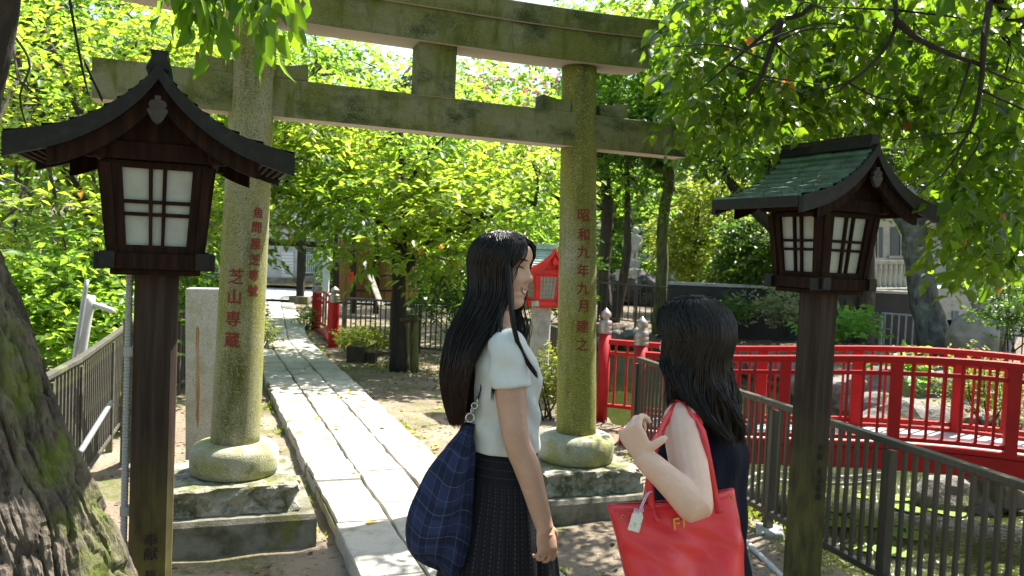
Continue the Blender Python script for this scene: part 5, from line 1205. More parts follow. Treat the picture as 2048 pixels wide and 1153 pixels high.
box_px('terrace', 1700, 577, 2250, 640, 20.5, 3.0, concrete, hs); box_px('terrace_rail', 1700, 521, 1840, 528, 21.0, .18, concrete, hs)
m = MB(); m.lathe([(.05, 0), (.07, .08), (.04, .3), (.075, .5), (.05, .62)], (0, 0, 0), 8); bme = m.mesh('baluster'); bme.materials.append(concrete)
for k in range(14):
    ob = bpy.data.objects.new('baluster', bme); COL.objects.link(ob); ob.parent = hs; ob.location = P(1706 + k * 10.2, 577, 21.1) - Vector(hs.location)
# grey blocks far behind the trees
bb = thing('apartment_block', 'pale grey building glimpsed through the trees above the statue', 'building', P(1290, 600, 48))
box_px('wall', 1215, 330, 1420, 620, 48, 6, plaster, bb)
for k in range(4): box_px('window', 1230 + k * 45, 400, 1255 + k * 45, 440, 47.95, .06, glass, bb)
# barrier, post, boulder and pale leaning trunk on the right
fence('crowd_barrier', 'short galvanised steel barrier standing by the thick trunk on the far bank', [(P(1762, 690, 15.2).x, 15.2), (P(1880, 690, 14.6).x, 14.6)], .02, .72, .12, 1.6, galv, pw=.022, foot=-.15, postw=.05)
tagit(MB().bar(P(1909, 704, 14.2), P(1910, 622, 14.2), .10, .05).build('steel_upright', galv, loc=P(1909, 704, 14.2)), 'single flat galvanised upright right of the thick trunk', 'post')
tagit(MB().bar(P(1697, 660, 16.4), P(1697, 600, 16.4), .12, .1).build('wooden_marker', wood_post, loc=P(1697, 660, 16.4)), 'slim pale wooden marker post against the black wall', 'post')
bo = MB(); bo.add(*rock_mesh(P(1945, 680, 13.2), .42, 77, (.95, .8, 1.05), 4)); o_ = bo.build('boulder', mat('weathered boulder', (.2, .19, .15), [((.12, .12, .07), 4.0, .45, .65)], rough=.9, bump=.5, bscale=20), loc=P(1945, 700, 13.2), smooth=True); tagit(o_, 'big pale standing boulder on the right bank', 'boulder')
tagit(MB().bar(P(1990, 720, 13.4), P(2018, 640, 13.4), .5, .12).build('leaning_slab', concrete, loc=P(1990, 720, 13.4), bevel=.03), 'pale stone slab leaning beside the big boulder at right', 'slab')
fence('bank_fence', 'grey picket fence at the far right edge beyond the footbridge', [(P(2005, 700, 12.6).x, 12.6), (P(2200, 700, 11.8).x, 11.8)], .02, .62, .11, 1.2, fence_m)
# rocks along the water's edge
i = 0
for k in range(len(POND)):
    a, b_ = np.array(POND[k]), np.array(POND[(k + 1) % len(POND)])
    if k < 8 or k > 18: continue
    L = np.linalg.norm(b_ - a); nrm = np.array([(b_ - a)[1], -(b_ - a)[0]]) / L
    for s in np.arange(.2, L, .42):
        p = a + (b_ - a) * (s / L) + nrm * random.uniform(-.12, .1); r = random.uniform(.14, .34) * (1.25 if k >= 14 else 1); i += 1
        m = MB(); m.add(*rock_mesh((0, 0, 0), r, i + 100, (random.uniform(.9, 1.3), random.uniform(.8, 1.1), random.uniform(.65, .95))))
        o_ = m.build('rock', rock_m, local=True); o_.location = (p[0], p[1], random.uniform(-.42, -.22)); o_.rotation_euler = (0, 0, random.random() * 6)
        tagit(o_, 'rough grey rock in the stone edging of the far pond bank', 'rock', 'rocks edging the pond')
for k, (x, y, r) in enumerate(((1730, 800, .45), (1775, 770, .42), (1840, 815, .5), (1880, 775, .38), (1900, 830, .42), (1820, 760, .3), (1690, 770, .32), (1795, 830, .33), (1945, 845, .4), (1960, 1010, .32), (1900, 985, .28), (1985, 960, .3))):
    p = P(x, y, 10.9 if k < 9 else 7.4); m = MB(); m.add(*rock_mesh((0, 0, 0), r, k + 300, (1.15, .9, .8))); o_ = m.build('rock', rock_m, local=True); o_.location = (p.x, p.y, p.z - r * .2)
    tagit(o_, 'rough grey rock in the stone edging of the far pond bank', 'rock', 'rocks edging the pond')
# lily pads
pad = MB(); pad.add([(0, 0, 0)] + [(.13 * math.cos(t), .13 * math.sin(t), .004 * math.sin(3 * t)) for t in np.linspace(.25, 6.03, 20)], [(0, j, j + 1) for j in range(1, 20)]); pm_ = pad.mesh('lily_pad')
lily_m = mat('lily pad', (.10, .17, .02), [((.16, .22, .03), 9.0, .4, .7)], rough=.4); pm_.materials.append(lily_m)
for k in range(18):
    x, y = random.uniform(1620, 1900), random.uniform(985, 1110); q = G(x, y, WZ + .01)
    if pond_sd(np.array([q.x]), np.array([q.y]))[0] > -.2: continue
    o_ = bpy.data.objects.new('lily_pad', pm_); COL.objects.link(o_); o_.location = q + Vector((0, 0, random.random() * .004)); s_ = random.uniform(.5, 1.25); o_.scale = (s_, s_, 1); o_.rotation_euler = (0, 0, random.random() * 6)
    tagit(o_, 'round yellow green lily pad floating on the pond behind the near fence', 'lily pad', 'lily pads on the pond')
# fallen leaves on the path and soil
fl = MB().sheet([[(x * .03, y * .018, .004 * math.sin(x * 2.2 + y)) for x in (-1, -.4, .4, 1)] for y in (-.8, 0, .8)]).mesh('fallen_leaf'); fl.materials.append(yellow_leaf)
for k in range(75):
    if k < 45: p = path_pt(random.uniform(-.5, 9.5), random.uniform(-.25, 1.3)); z = .006 if 0.02 < 1 else 0
    else: p = G(random.uniform(560, 880), random.uniform(740, 900), -.1)
    q = (Vector((p.x, p.y, 0)) - po).dot(pv); s_ = (Vector((p.x, p.y, 0)) - po).dot(pd); z = .007 if (-.01 < q < .97 and s_ < bend) else gz(p.x, p.y) + .018
    o_ = bpy.data.objects.new('fallen_leaf', fl); COL.objects.link(o_); o_.location = (p.x, p.y, z); o_.rotation_euler = (random.uniform(-.2, .2), random.uniform(-.2, .2), random.random() * 6); o_.scale = (random.uniform(.7, 1.3),) * 3
    tagit(o_, 'yellow fallen leaf on the ground around the stone path', 'leaf', 'fallen leaves around the path')

# ------------------------------------------------------------------ shrubs
def gp(px, py): q = G(px, py, -.1); q.z = gz(q.x, q.y); return q
bush('azalea', 'low yellow green azalea beside the foot of the small red railing', gp(716, 708), .48, .36, 560, .045, lf_shrub, 8)
bush('azalea', 'small azalea tuft left of the stone path behind the gate pillar', gp(524, 708), .25, .42, 120, .045, lf_shrub, 8)
bush('azalea', 'dark green tuft at the far left edge of the path', gp(518, 650), .25, .4, 100, .055, lf_dark, 8)
bush('azalea', 'small green tuft at the outer foot of the small red railing', gp(612, 660), .3, .35, 90, .06, lf_maple, 7)
bush('azalea', 'yellow green shrub between the right gate pillar and the smiling woman', gp(1094, 838), .22, .58, 220, .05, lf_shrub, 8)
bush('white_edged_shrub', 'pale variegated shrub on the far bank left of the green roofed lantern', P(1572, 672, 16.2), .62, .75, 330, .07, leaf_mat('variegated leaves', (.2, .26, .1), (.42, .45, .28), (.3, .4, .1), (.5, .55, .2), .35, .5), 8)
bush('broad_leaf_plant', 'bright green broad leaved plant on the far bank beside the lantern post', P(1690, 695, 14.8), .42, .5, 90, .17, lf_fresh, 7, wr=.55, cat='plant')
bush('broad_leaf_plant', 'bright green broad leaved plant at the water among the rocks', P(1795, 800, 11.2), .3, .5, 60, .16, lf_fresh, 7, wr=.55, cat='plant')
bush('feathery_shrub', 'dark feathery leaved shrub in front of the black wall', P(1462, 655, 16.3), .28, .5, 60, .17, lf_dark, 8, wr=.22)
bush('round_shrub', 'clipped round shrub with yellowish tips beyond the footbridge', P(1965, 860, 9.2), .5, .72, 420, .05, lf_shrub, 8)
bush('bank_shrub', 'loose green shrub at the right edge on the far bank', P(2020, 700, 11), .6, .85, 260, .08, lf_dark, 8)
bush('garden_shrub', 'mixed green shrub behind the left fence, below the cherry boughs', P(120, 800, 7.6), .8, 1.2, 420, .1, lf_cherry2, 8)
bush('garden_shrub', 'green shrub by the white pipe behind the left fence', P(225, 760, 8.3), .7, 1.1, 380, .09, lf_dark, 8)
bush('garden_shrub', 'small fresh green shrub inside the left fence beside the mossy stake', gp(232, 862), .28, .5, 140, .07, lf_shrub, 7)
bush('garden_shrub', 'green shrub behind the stele at the corner of the left fence', P(330, 800, 9.9), .8, 1.1, 360, .09, lf_cherry2, 8)
bush('screen_shrub', 'tall dark shrub with strap leaves behind the long fence', P(915, 690, 13.3), .9, 1.9, 420, .16, lf_dark, 8, wr=.25)
bush('screen_shrub', 'tall dark shrub behind the red lantern', P(1060, 680, 14.8), .9, 2.0, 420, .13, lf_maple, 8)

# ------------------------------------------------------------------ trees
def tk(*pts): return [(*P(x, y, d), r) for x, y, d, r in pts]
tree('cherry_tree', 'cherry tree with a straight dark trunk and layered bright green leaves, tied to two stakes', 'tree', G(795, 742, -.1),
     [tk((795, 748, 11.0, .125), (797, 640, 11.0, .10), (800, 520, 10.95, .085), (806, 380, 10.9, .06), (800, 250, 10.9, .03)), tk((800, 560, 10.95, .05), (860, 480, 10.8, .04), (960, 440, 10.6, .025), (1070, 410, 10.5, .01)), tk((801, 500, 10.95, .05), (740, 430, 10.7, .035), (640, 400, 10.4, .022), (560, 385, 10.3, .01))],
     [PB(820, 400, 10.7, 210, 90, 1.1), PB(650, 385, 10.3, 120, 62, .8), PB(980, 430, 10.8, 150, 90, 1.0), PB(800, 290, 11, 240, 70, 1.2), PB(1060, 350, 11, 90, 70, .8), PB(590, 330, 10.4, 110, 80, 1), PB(800, 500, 10.5, 105, 34, .8), PB(900, 520, 10.8, 90, 30, .7), PB(800, 300, 12.2, 250, 120, .8)],
     1050, lf_cherry2, .4, 10, .46, .14, .55, lf_cherry, bark_black, twig_m, .12, .78, 18, limb_r=.03, tr=.006)
tree('cherry_tree', 'big cherry tree spreading pale branches and leaves behind the near lantern on the left', 'tree', P(250, 800, 10.2),
     [tk((250, 800, 10.2, .2), (262, 620, 10.1, .17), (280, 450, 9.9, .14), (300, 250, 9.8, .09), (290, 80, 9.7, .05)), tk((268, 560, 10.0, .1), (150, 380, 9.2, .06), (60, 180, 8.6, .04), (0, 20, 8.2, .02)), tk((280, 430, 9.9, .09), (420, 330, 9.6, .055), (560, 220, 9.4, .03), (640, 130, 9.3, .015)), tk((275, 480, 10, .07), (160, 230, 9, .045), (90, 60, 8.6, .03))],
     [PB(90, 230, 8.4, 170, 140, 1.2), PB(330, 440, 9.2, 110, 90, 1), PB(110, 470, 8.0, 150, 110, 1.1), PB(310, 110, 9.4, 260, 110, 1.3), PB(570, 250, 9.8, 140, 110, 1.), PB(70, 620, 8.0, 130, 60, .8), PB(470, 440, 9.6, 90, 80, .8), PB(610, 120, 10, 130, 90, 1), PB(250, 640, 9.5, 150, 60, .8)],
     1200, lf_maple, .3, 10, .44, .12, .55, lf_cherry, bark_grey, twig_m, .14, .75, 30, limb_r=.032, tr=.0055)
tree('cherry_tree', 'cherry tree farther back over the end of the path, between the gate pillars', 'tree', P(480, 620, 17),
     [tk((480, 625, 17, .2), (470, 450, 17, .15), (520, 250, 17, .1), (600, 90, 17, .04)), tk((475, 420, 17, .1), (640, 280, 16.5, .06), (800, 180, 16, .03))],
     [PB(700, 240, 16, 260, 110, 1.8), PB(480, 330, 16.5, 190, 140, 1.6), PB(930, 280, 16, 200, 130, 1.8), PB(560, 130, 16.5, 140, 70, 1.5), PB(330, 400, 17, 150, 120, 1.5), PB(600, 395, 16.5, 130, 45, 1.2), PB(860, 160, 17, 160, 60, 1.4)],
     1150, lf_maple, .4, 10, .6, .19, .5, lf_cherry2, bark_grey, twig_m, .25, .6, 18, limb_r=.05, tr=.007)
tree('blossom_tree', 'tall flowering tree dotted with pink blossom, far behind the gate beams', 'tree', P(960, 640, 23),
     [tk((960, 650, 23, .2), (955, 400, 23, .14), (945, 200, 23, .06))],
     [PB(950, 200, 22.5, 130, 70, 1.5), PB(1030, 280, 22.5, 100, 60, 1.4), PB(900, 300, 22.5, 110, 50, 1.4), PB(1080, 230, 22.5, 60, 70, 1)], 420, None, 0, 8, .6, .22, .5, lf_cherry2, bark_grey, twig_m, .2, .5, 8, limb_r=.05, tr=.008)
for o_ in [q for q in bpy.data.objects if q.name.startswith('blossom_tree')]:
    c_, d_ = blob_pts([PB(950, 195, 21.2, 140, 75, 1), PB(1030, 285, 21.2, 110, 60, 1), PB(900, 310, 21.2, 110, 40, 1), PB(1090, 190, 21.2, 50, 60, .8)], 420)
    leaves('blossoms', c_, rs.randn(420, 3), rs.randn(420, 3), .10 + .07 * rs.rand(420), lf_pink, o_, .9)
tree('maple_tree', 'twin trunked maple on the far bank just right of the right gate pillar', 'tree', P(1225, 655, 19.6),
     [tk((1218, 668, 19.6, .20), (1206, 560, 19.6, .16), (1215, 430, 19.6, .15), (1208, 300, 19.6, .11), (1225, 160, 19.6, .06)), tk((1224, 655, 19.55, .15), (1242, 585, 19.4, .12), (1256, 480, 19.2, .09), (1254, 350, 19.2, .06), (1262, 250, 19.2, .03)), tk((1208, 330, 19.6, .07), (1160, 240, 19, .04), (1100, 190, 18.5, .02))],
     [PB(1240, 230, 19, 120, 60, 1.5), PB(1190, 350, 19.4, 90, 50, 1.2), PB(1250, 130, 19, 130, 70, 1.6), PB(1285, 390, 19.2, 70, 40, 1), PB(1230, 50, 20, 150, 50, 1.5)], 800, None, 0, 12, .42, .13, .75, lf_maple, bark_grey, twig_dark, .15, .7, 10, limb_r=.04, tr=.006)
tree('mossy_tree', 'slim mossy trunked tree with forking limbs on the far bank, behind the navy woman', 'tree', P(1318, 660, 18.4),
     [tk((1318, 668, 18.4, .17), (1322, 560, 18.4, .135), (1326, 440, 18.4, .125), (1338, 360, 18.4, .12), (1330, 310, 18.4, .1)), tk((1336, 370, 18.4, .09), (1352, 310, 18.2, .07), (1375, 220, 18, .04)), tk((1332, 345, 18.4, .08), (1296, 330, 18.2, .05), (1270, 300, 18, .03))],
     [PB(1320, 270, 18, 100, 45, 1.3), PB(1380, 250, 18, 110, 70, 1.4), PB(1290, 290, 18.2, 60, 30, 1), PB(1440, 200, 18, 100, 90, 1.4)], 520, None, 0, 10, .42, .16, .5, lf_dark, bark_moss, twig_dark, .3, .6, 9, limb_r=.045, tr=.006)
tree('yellow_tree', 'yellow green leaved tree between the mossy trunk and the far lantern', 'tree', P(1400, 620, 22.5),
     [tk((1385, 640, 22.5, .12), (1388, 500, 22.5, .09), (1400, 380, 22.5, .05)), tk((1420, 640, 22.7, .08), (1425, 500, 22.6, .06), (1440, 400, 22.5, .03))],
     [PB(1395, 430, 22.3, 55, 70, 1.2), PB(1430, 390, 22.3, 60, 60, 1.2), PB(1375, 510, 22, 45, 50, 1), PB(1420, 520, 22, 55, 40, 1), PB(1340, 470, 23, 40, 60, 1)], 620, None, 0, 9, .4, .17, .45, lf_yellow, bark_grey, twig_dark, .2, .5, 8, limb_r=.04, tr=.006)
tree('dense_bush_tree', 'dense dark green bushy tree left of the green roofed lantern', 'tree', P(1495, 600, 18.6),
     [tk((1495, 615, 18.6, .1), (1498, 520, 18.6, .07), (1500, 450, 18.6, .03))],
     [PB(1495, 470, 18.4, 60, 45, 1), PB(1500, 530, 18.2, 75, 40, 1.1), PB(1480, 570, 18.2, 60, 25, .9), PB(1540, 500, 18.6, 50, 60, .9)], 620, None, 0, 10, .34, .13, .6, lf_dark, bark_black, twig_dark, .25, .65, 6, limb_r=.03, tr=.005)
tree('leaning_bank_tree', 'tree with a dark limb slanting up to the left behind the green roofed lantern', 'tree', P(1650, 690, 16.3),
     [tk((1650, 695, 16.3, .2), (1625, 560, 16.3, .17), (1560, 470, 16.2, .13), (1480, 390, 16, .10), (1446, 335, 15.9, .07), (1430, 250, 15.8, .03)), tk((1560, 470, 16.2, .1), (1540, 360, 16.2, .07), (1530, 250, 16.2, .04))],
     [PB(1470, 290, 15.8, 100, 50, 1.2), PB(1560, 320, 16, 120, 50, 1.3), PB(1650, 380, 16.5, 130, 60, 1.2), PB(1540, 200, 16, 150, 70, 1.4)], 650, None, 0, 9, .45, .15, .5, lf_cherry2, bark_black, twig_dark, .3, .5, 8, limb_r=.05, tr=.006)
tree('thick_tree', 'thick old tree with grey green bark leaning left on the far right bank', 'tree', P(1868, 700, 14.6),
     [tk((1872, 712, 14.6, .30), (1856, 620, 14.6, .25), (1838, 520, 14.6, .235), (1822, 450, 14.7, .22), (1790, 390, 14.8, .16), (1770, 300, 14.9, .1)), tk((1824, 455, 14.7, .13), (1880, 390, 14.6, .09), (1960, 300, 14.4, .05))],
     [PB(1800, 320, 14.8, 120, 50, 1.2), PB(1930, 300, 14.6, 140, 90, 1.3), PB(1980, 430, 14.2, 90, 80, 1.1), PB(1860, 220, 15, 180, 90, 1.4), PB(2060, 380, 14, 110, 160, 1.2)], 850, None, 0, 10, .45, .12, .5, lf_camphor, mat('lichen bark', (.10, .10, .085), [((.05, .048, .04), (10, 10, 4), .45, .62), ((.16, .19, .15), 5.0, .5, .66)], rough=.92, bump=1, bscale=(22, 22, 6), bdist=.03), twig_dark, .3, .5, 10, limb_r=.05, tr=.006)
tree('pale_tree', 'tree with a pale smooth leaning trunk, right of the thick tree', 'tree', P(2010, 700, 13.8),
     [[(*P(x, y, d), r) for x, y, d, r in ((2012, 715, 13.8, .17), (1975, 640, 13.8, .16), (1945, 570, 13.9, .13), (1935, 480, 14, .1), (1950, 380, 14, .05))]],
     [PB(1960, 360, 14, 100, 60, 1), PB(2040, 420, 13.8, 90, 80, 1)], 260, None, 0, 9, .4, .12, .5, lf_camphor, bark_pale, twig_dark, .3, .5, 5, limb_r=.04)
tree('sunlit_tree', 'bright yellow green tree glowing behind the overhanging dark leaves', 'tree', P(1720, 700, 17.5),
     [[(*P(x, y, d), r) for x, y, d, r in ((1722, 720, 17.5, .25), (1730, 500, 17.5, .2), (1700, 250, 17.5, .14), (1690, 50, 17.5, .06))]],
     [PB(1500, 130, 17, 150, 90, 1.5), PB(1700, 60, 17.5, 190, 110, 1.8), PB(1900, 130, 17, 170, 110, 1.6), PB(1620, 240, 16.8, 150, 60, 1.3), PB(1820, 250, 17, 160, 60, 1.3), PB(2050, 60, 17.5, 130, 140, 1.6), PB(1380, 40, 18, 150, 120, 1.6)],
     1300, lf_cherry2, .35, 10, .6, .20, .52, lf_cherry, bark_grey, twig_dark, .25, .6, 14, limb_r=.06, tr=.007)
# far green: tall trees closing the view all round
kinds = [('broad crowned tree closing the view', lf_cherry2), ('tall fresh green tree closing the view', lf_maple), ('dark evergreen closing the view', lf_dark)]
spots_ = [(-330, 26, -60), (-60, 25, -130), (150, 28, -130), (380, 34, -20), (610, 36, 220), (860, 38, 200), (1090, 33, 90), (1210, 36, 30), (1440, 34, -60), (1660, 30, -30), (1900, 28, -40), (2150, 26, 0), (2420, 24, 0)]
where = ['far left beyond the frame edge', 'behind the left end of the gate beams', 'above the near lantern roof', 'behind the left pillar', 'low behind the plank hoarding', 'under the gap of white sky', 'behind the right pillar top', 'behind the twin trunked maple', 'behind the yellow green tree', 'above the green roofed lantern', 'above the pale house', 'at the right edge above the bank', 'far right beyond the frame edge']
for k, (px, d, top) in enumerate(spots_):
    lb, lf = kinds[(k * 2 + k // 3) % 3]; b0 = P(px, 700, d); b0.z = -.1; hgt = P(px, top, d).z
    s = d / F; tr_ = [[(b0.x, b0.y, -.3, .3), (b0.x + .3, b0.y, hgt * .4, .24), (b0.x - .2, b0.y, hgt * .85, .08)]]
    bl = [(np.array([b0.x + random.uniform(-1.8, 1.8), b0.y + random.uniform(-1, 1), hgt * f_]), (s * 150 * w_, 2.4, hgt * .19)) for f_, w_ in ((.83, .75), (.62, 1.1), (.45, 1.2), (.27, 1.15), (.1, 1.0), (.55, .9), (.7, .9))]
    tree('background_tree', f'{lb}, {where[k]}', 'tree', b0, tr_, bl, 820, None, 0, 9, .95, .32, .55, lf, bark_grey, twig_m, .25, .5, 7, group='tall trees closing the view', limb_r=.07, twigs=.15, tr=.01)
hd_ = MB()
# hedge rows low behind, so no bare ground runs to the horizon
for k, (x0, x1, d, ztop, lb) in enumerate(((-500, 420, 14.5, 1.7, 'loose dark hedge at the back of the garden on the left'), (1180, 2500, 30, 2.2, 'dark hedge behind the statue and the pale house'), (640, 1130, 24.5, 2.4, 'dark hedge behind the plank hoarding and the red lantern'))):
    a_, b_ = P(x0, 640, d), P(x1, 640, d); t = thing('hedge', lb, 'hedge', (a_.x, a_.y, -.1)); n_ = 1500
    u_ = rs.rand(n_, 1); c_ = np.array(a_) * (1 - u_) + np.array(b_) * u_; c_[:, 2] = -.1 + ztop * rs.rand(n_) ** .8 * (.85 + .3 * np.sin(u_[:, 0] * 37)); c_[:, 1] += rs.randn(n_) * .45
    C_, A_, N_, L_, tw = clumps(c_, rs.randn(n_, 3), 8, .5, .2, .3, .45); leaves('foliage', C_, A_, N_, L_, lf_dark if k != 1 else lf_maple, t, .5); strips('stems', tw[:200], np.full(200, .008), twig_dark, t)['kind'] = 'stuff'

# leaning trunk close on the left, with its fork and the leaves hanging at the top
lt = thing('leaning_tree', 'thick rough barked tree trunk leaning in at the left edge, moss on its side', 'tree', (-1.72, 2.75, -.1))
path = spl([P(120, 1420, 2.62), P(76, 1153, 2.62), P(-18, 900, 2.64), P(-90, 640, 2.66), P(-185, 390, 2.7), P(-265, 150, 2.75), P(-330, -200, 2.8)], 190); rows = []
def vnoise(na, nh, seed):
    g = np.random.RandomState(seed).rand(nh + 1, na)
    def f(a, h):
        x = a / (2 * math.pi) * na; y = h * nh; i, j = int(x) % na, min(int(y), nh - 1); u, v = x - int(x), y - j; u, v = u * u * (3 - 2 * u), v * v * (3 - 2 * v)
        return (g[j, i] * (1 - u) + g[j, (i + 1) % na] * u) * (1 - v) + (g[j + 1, i] * (1 - u) + g[j + 1, (i + 1) % na] * u) * v
    return f
v1, v2, v3, v4 = vnoise(40, 16, 1), vnoise(84, 40, 2), vnoise(10, 12, 3), vnoise(120, 150, 4)
for k, c in enumerate(path):
    h = k / 189; rad = np.interp(h, [0, .2, .45, .7, 1], [.30, .236, .20, .18, .15]); row = []
    for j in range(260):
        a = 2 * math.pi * j / 260; aw = (a + .25 * (v3(a, h) - .5)) % (2 * math.pi)
        r1 = 1 - abs(2 * v1(aw, h) - 1); r2 = 1 - abs(2 * v2(aw, h) - 1); fis = max(0, r1 - .62) / .38 * .026 + max(0, r2 - .55) / .45 * .011
        r_ = rad * (1 + .05 * math.sin(a * 3 + h * 4) + .05 * (v3(a, h) - .5)) - fis + .006 * (v4(a, h) - .5)
        row.append(Vector(c) + Vector((math.cos(a), math.sin(a), .25 * math.cos(a))) * r_)
    rows.append(row)
bk, nt, b = new_mat('deep fissured bark'); tc = nd(nt, 'ShaderNodeTexCoord'); co = tc.outputs['Object']
c = mixc(nt, noise_fac(nt, co, (16, 16, 6), .35, .65, 8, .7), (.05, .038, .029), (.20, .165, .13)); c = mixc(nt, noise_fac(nt, co, (45, 45, 14), .52, .66, 8, .7), c, (.022, .016, .012))
s3 = nd(nt, 'ShaderNodeSeparateXYZ'); nt.links.new(tc.outputs['UV'], s3.inputs[0])                 # moss on the side that faces the path
mr = nd(nt, 'ShaderNodeMapRange', i_From_Min=.10, i_From_Max=.05); nt.links.new(mth(nt, 'ABSOLUTE', mth(nt, 'SUBTRACT', mth(nt, 'FRACT', mth(nt, 'ADD', s3.outputs[0], .53)), .5)), mr.inputs[0])
c = mixc(nt, mth(nt, 'MULTIPLY', mr.outputs[0], noise_fac(nt, co, 7.0, .40, .60)), c, (.115, .145, .02)); nt.links.new(c, b.inputs['Base Color']); b.inputs['Roughness'].default_value = .95
bp = nd(nt, 'ShaderNodeBump', i_Strength=1.0, i_Distance=.02); nt.links.new(noise_fac(nt, co, (40, 40, 13), 0, 1, 8, .7), bp.inputs['Height']); nt.links.new(bp.outputs[0], b.inputs['Normal'])
MB().loft(rows).build('trunk', bk, lt, smooth=False)
m = MB(); m.tube(spl([P(-120, 480, 2.72), P(-40, 230, 2.6), P(2, 60, 2.55), P(20, -60, 2.5), P(60, -300, 2.5), P(200, -520, 2.7)], 24), [.08, .045, .04, .035, .025], 12)
m.tube(spl([P(-60, -150, 2.6), P(200, -330, 2.8), P(400, -200, 3.0), P(470, -60, 3.05), P(480, 20, 3.05)], 24), [.03, .02, .01, .006], 8)
m.build('limb', bark_black, lt, smooth=True)
tw_ = []
for pts in (((130, -60, 2.9), (150, 60, 2.95), (168, 150, 3.0), (180, 200, 3.0)), ((168, 120, 3), (200, 190, 3.05), (205, 205, 3.05)), ((20, 60, 2.7), (60, 130, 3.2), (40, 200, 3.4), (70, 300, 3.5))): tw_.append(spl([P(*q) for q in pts], 12))
strips('twigs', np.array(tw_), np.full(len(tw_), .006), twig_dark, lt)['kind'] = 'stuff'
n_ = 46; c_ = np.array([np.array(P(x, y, d)) for x, y, d in zip(rs.uniform(365, 575, n_), rs.uniform(-190, -5, n_), rs.uniform(2.85, 3.3, n_))])
keep = np.array([not (Qx(q) < 400 and Qy(q) > 30) and not (Qx(q) > 540 and Qy(q) > 45) for q in c_]); c_ = c_[keep]
c_ = np.vstack([c_, [np.array(P(x, y, 3.0)) for x, y in ((385, -30), (470, 10), (500, 30), (440, 0), (548, 0), (520, 12))]]); n_ = len(c_)
C_, A_, N_, L_, tw = clumps(c_, rs.randn(n_, 3) * [1, 1, .2], 5, .09, .10, 1.2, .3); A_[:, 2] -= .9; leaves('foliage', C_, A_, N_ * [1, 1, .3] + [0, -.5, .2], L_, lf_camphor, lt, .5, True); strips('leaf_stalks', tw, np.full(len(tw), .002), twig_dark, lt)['kind'] = 'stuff'
nl = 170; c_ = np.stack([rs.uniform(-2.6, -.6, nl), rs.uniform(2.5, 3.8, nl), rs.uniform(3.5, 4.5, nl)], 1)      # the rest of its crown, above the view
C_, A_, N_, L_, tw = clumps(c_, rs.randn(nl, 3), 8, .25, .10, .5, .5); leaves('crown', C_, A_, N_, L_, lf_camphor, lt, .5); 

# camphor overhanging from the right
ov = thing('overhanging_tree', 'broad camphor tree overhanging the right side with dark drooping leaves', 'tree', (4.6, 2.2, -.1))
m = MB(); T0 = Vector((4.6, 2.2, -.3))
m.tube(spl([T0, (4.5, 2.3, 1.5), (4.2, 2.6, 3.0), (3.6, 3.0, 4.2)], 16), [.24, .2, .16, .1], 14)
limbs_ = [[(4.2, 2.6, 3.0), P(2200, -160, 4.2), P(2048, 30, 4.0), P(1980, -20, 3.9), P(1880, -60, 3.9)], [(4.0, 2.75, 3.4), P(2000, -260, 4.5), P(1810, -60, 4.0), P(1790, 60, 3.75), P(1720, 150, 3.7), P(1620, 190, 3.7)],
          [P(1790, 40, 3.75), P(1840, 80, 3.7), P(1930, 120, 3.7), P(2000, 130, 3.7)], [(3.6, 3.0, 4.2), P(1760, -260, 4.4), P(1640, -10, 3.8), P(1560, 45, 3.7), P(1480, 110, 3.7), P(1400, 180, 3.7)], [P(1562, 40, 3.7), P(1545, 90, 3.68), P(1520, 160, 3.68), P(1490, 200, 3.7)],
          [P(1990, -40, 4.2), P(1970, 60, 3.72), P(1962, 170, 3.7), P(1940, 260, 3.7), P(1900, 310, 3.72)], [P(2100, -50, 4.0), P(2030, 80, 4.2), P(1990, 60, 4.3)], [(4.2, 2.6, 2.6), P(2250, 300, 4.0), P(2080, 420, 4.4), P(1980, 500, 4.8)]]
for lp in limbs_:
    pp = spl(lp, 22); m.tube(pp, [.020, .013, .009, .003] if lp is not limbs_[0] else [.05, .036, .024, .01], 7)
    for _ in range(4):                                                 # side twigs off each limb
        i0 = rs.randint(6, 20); e = pp[i0] + rs.randn(3) * np.array([.28, .18, .16]) - [0, 0, .12]; m.tube(spl([pp[i0], (pp[i0] + e) / 2 + rs.randn(3) * .04, e], 8), [.006, .002], 5)
m.build('trunk', bark_black, ov, smooth=True)
def region(n, seen=False):
    out = []
    while len(out) < n:
        px, py, d = rs.uniform(1300, 2080 if seen else 2500), rs.uniform(-40 if seen else -620, 660), rs.uniform(3.8, 6.2)
        low = np.interp(px, [1300, 1330, 1370, 1450, 1560, 1700, 1790, 1850, 1900, 1960, 2048, 2500], [40, 130, 255, 290, 285, 265, 262, 300, 470, 590, 560, 600]) + 18 * math.sin(px * .05) + 12 * math.sin(px * .13)
        left = np.interp(py, [-620, -300, 0, 100, 300], [900, 1150, 1345, 1305, 1350])
        low -= 50
        if 1400 < px < 1900 and py > 120: d = max(d, 4.7)
        if py > low or px < left + rs.rand() * 25: continue
        if px > 1870 and py > 330 and rs.rand() < .45: continue
        if math.sin(px * .021 + d * 2) * math.sin(py * .027 + d) > .45 and rs.rand() < .75: continue
        out.append(np.array(P(px, py, d)))
    return np.array(out)
c_ = np.vstack([region(620), region(950, True)] + [[np.array(P(rs.uniform(1350, 1560), rs.uniform(110, 250), rs.uniform(4.2, 5.8)))] for _ in range(170)] + [[np.array(P(rs.uniform(1885, 2090), rs.uniform(300, 540), rs.uniform(4.2, 5.8)))] for _ in range(140)]); C_, A_, N_, L_, tw = clumps(c_, rs.randn(len(c_), 3) * [1, 1, .25], 7, .17, .084, .6, .4); A_[:, 2] -= .22
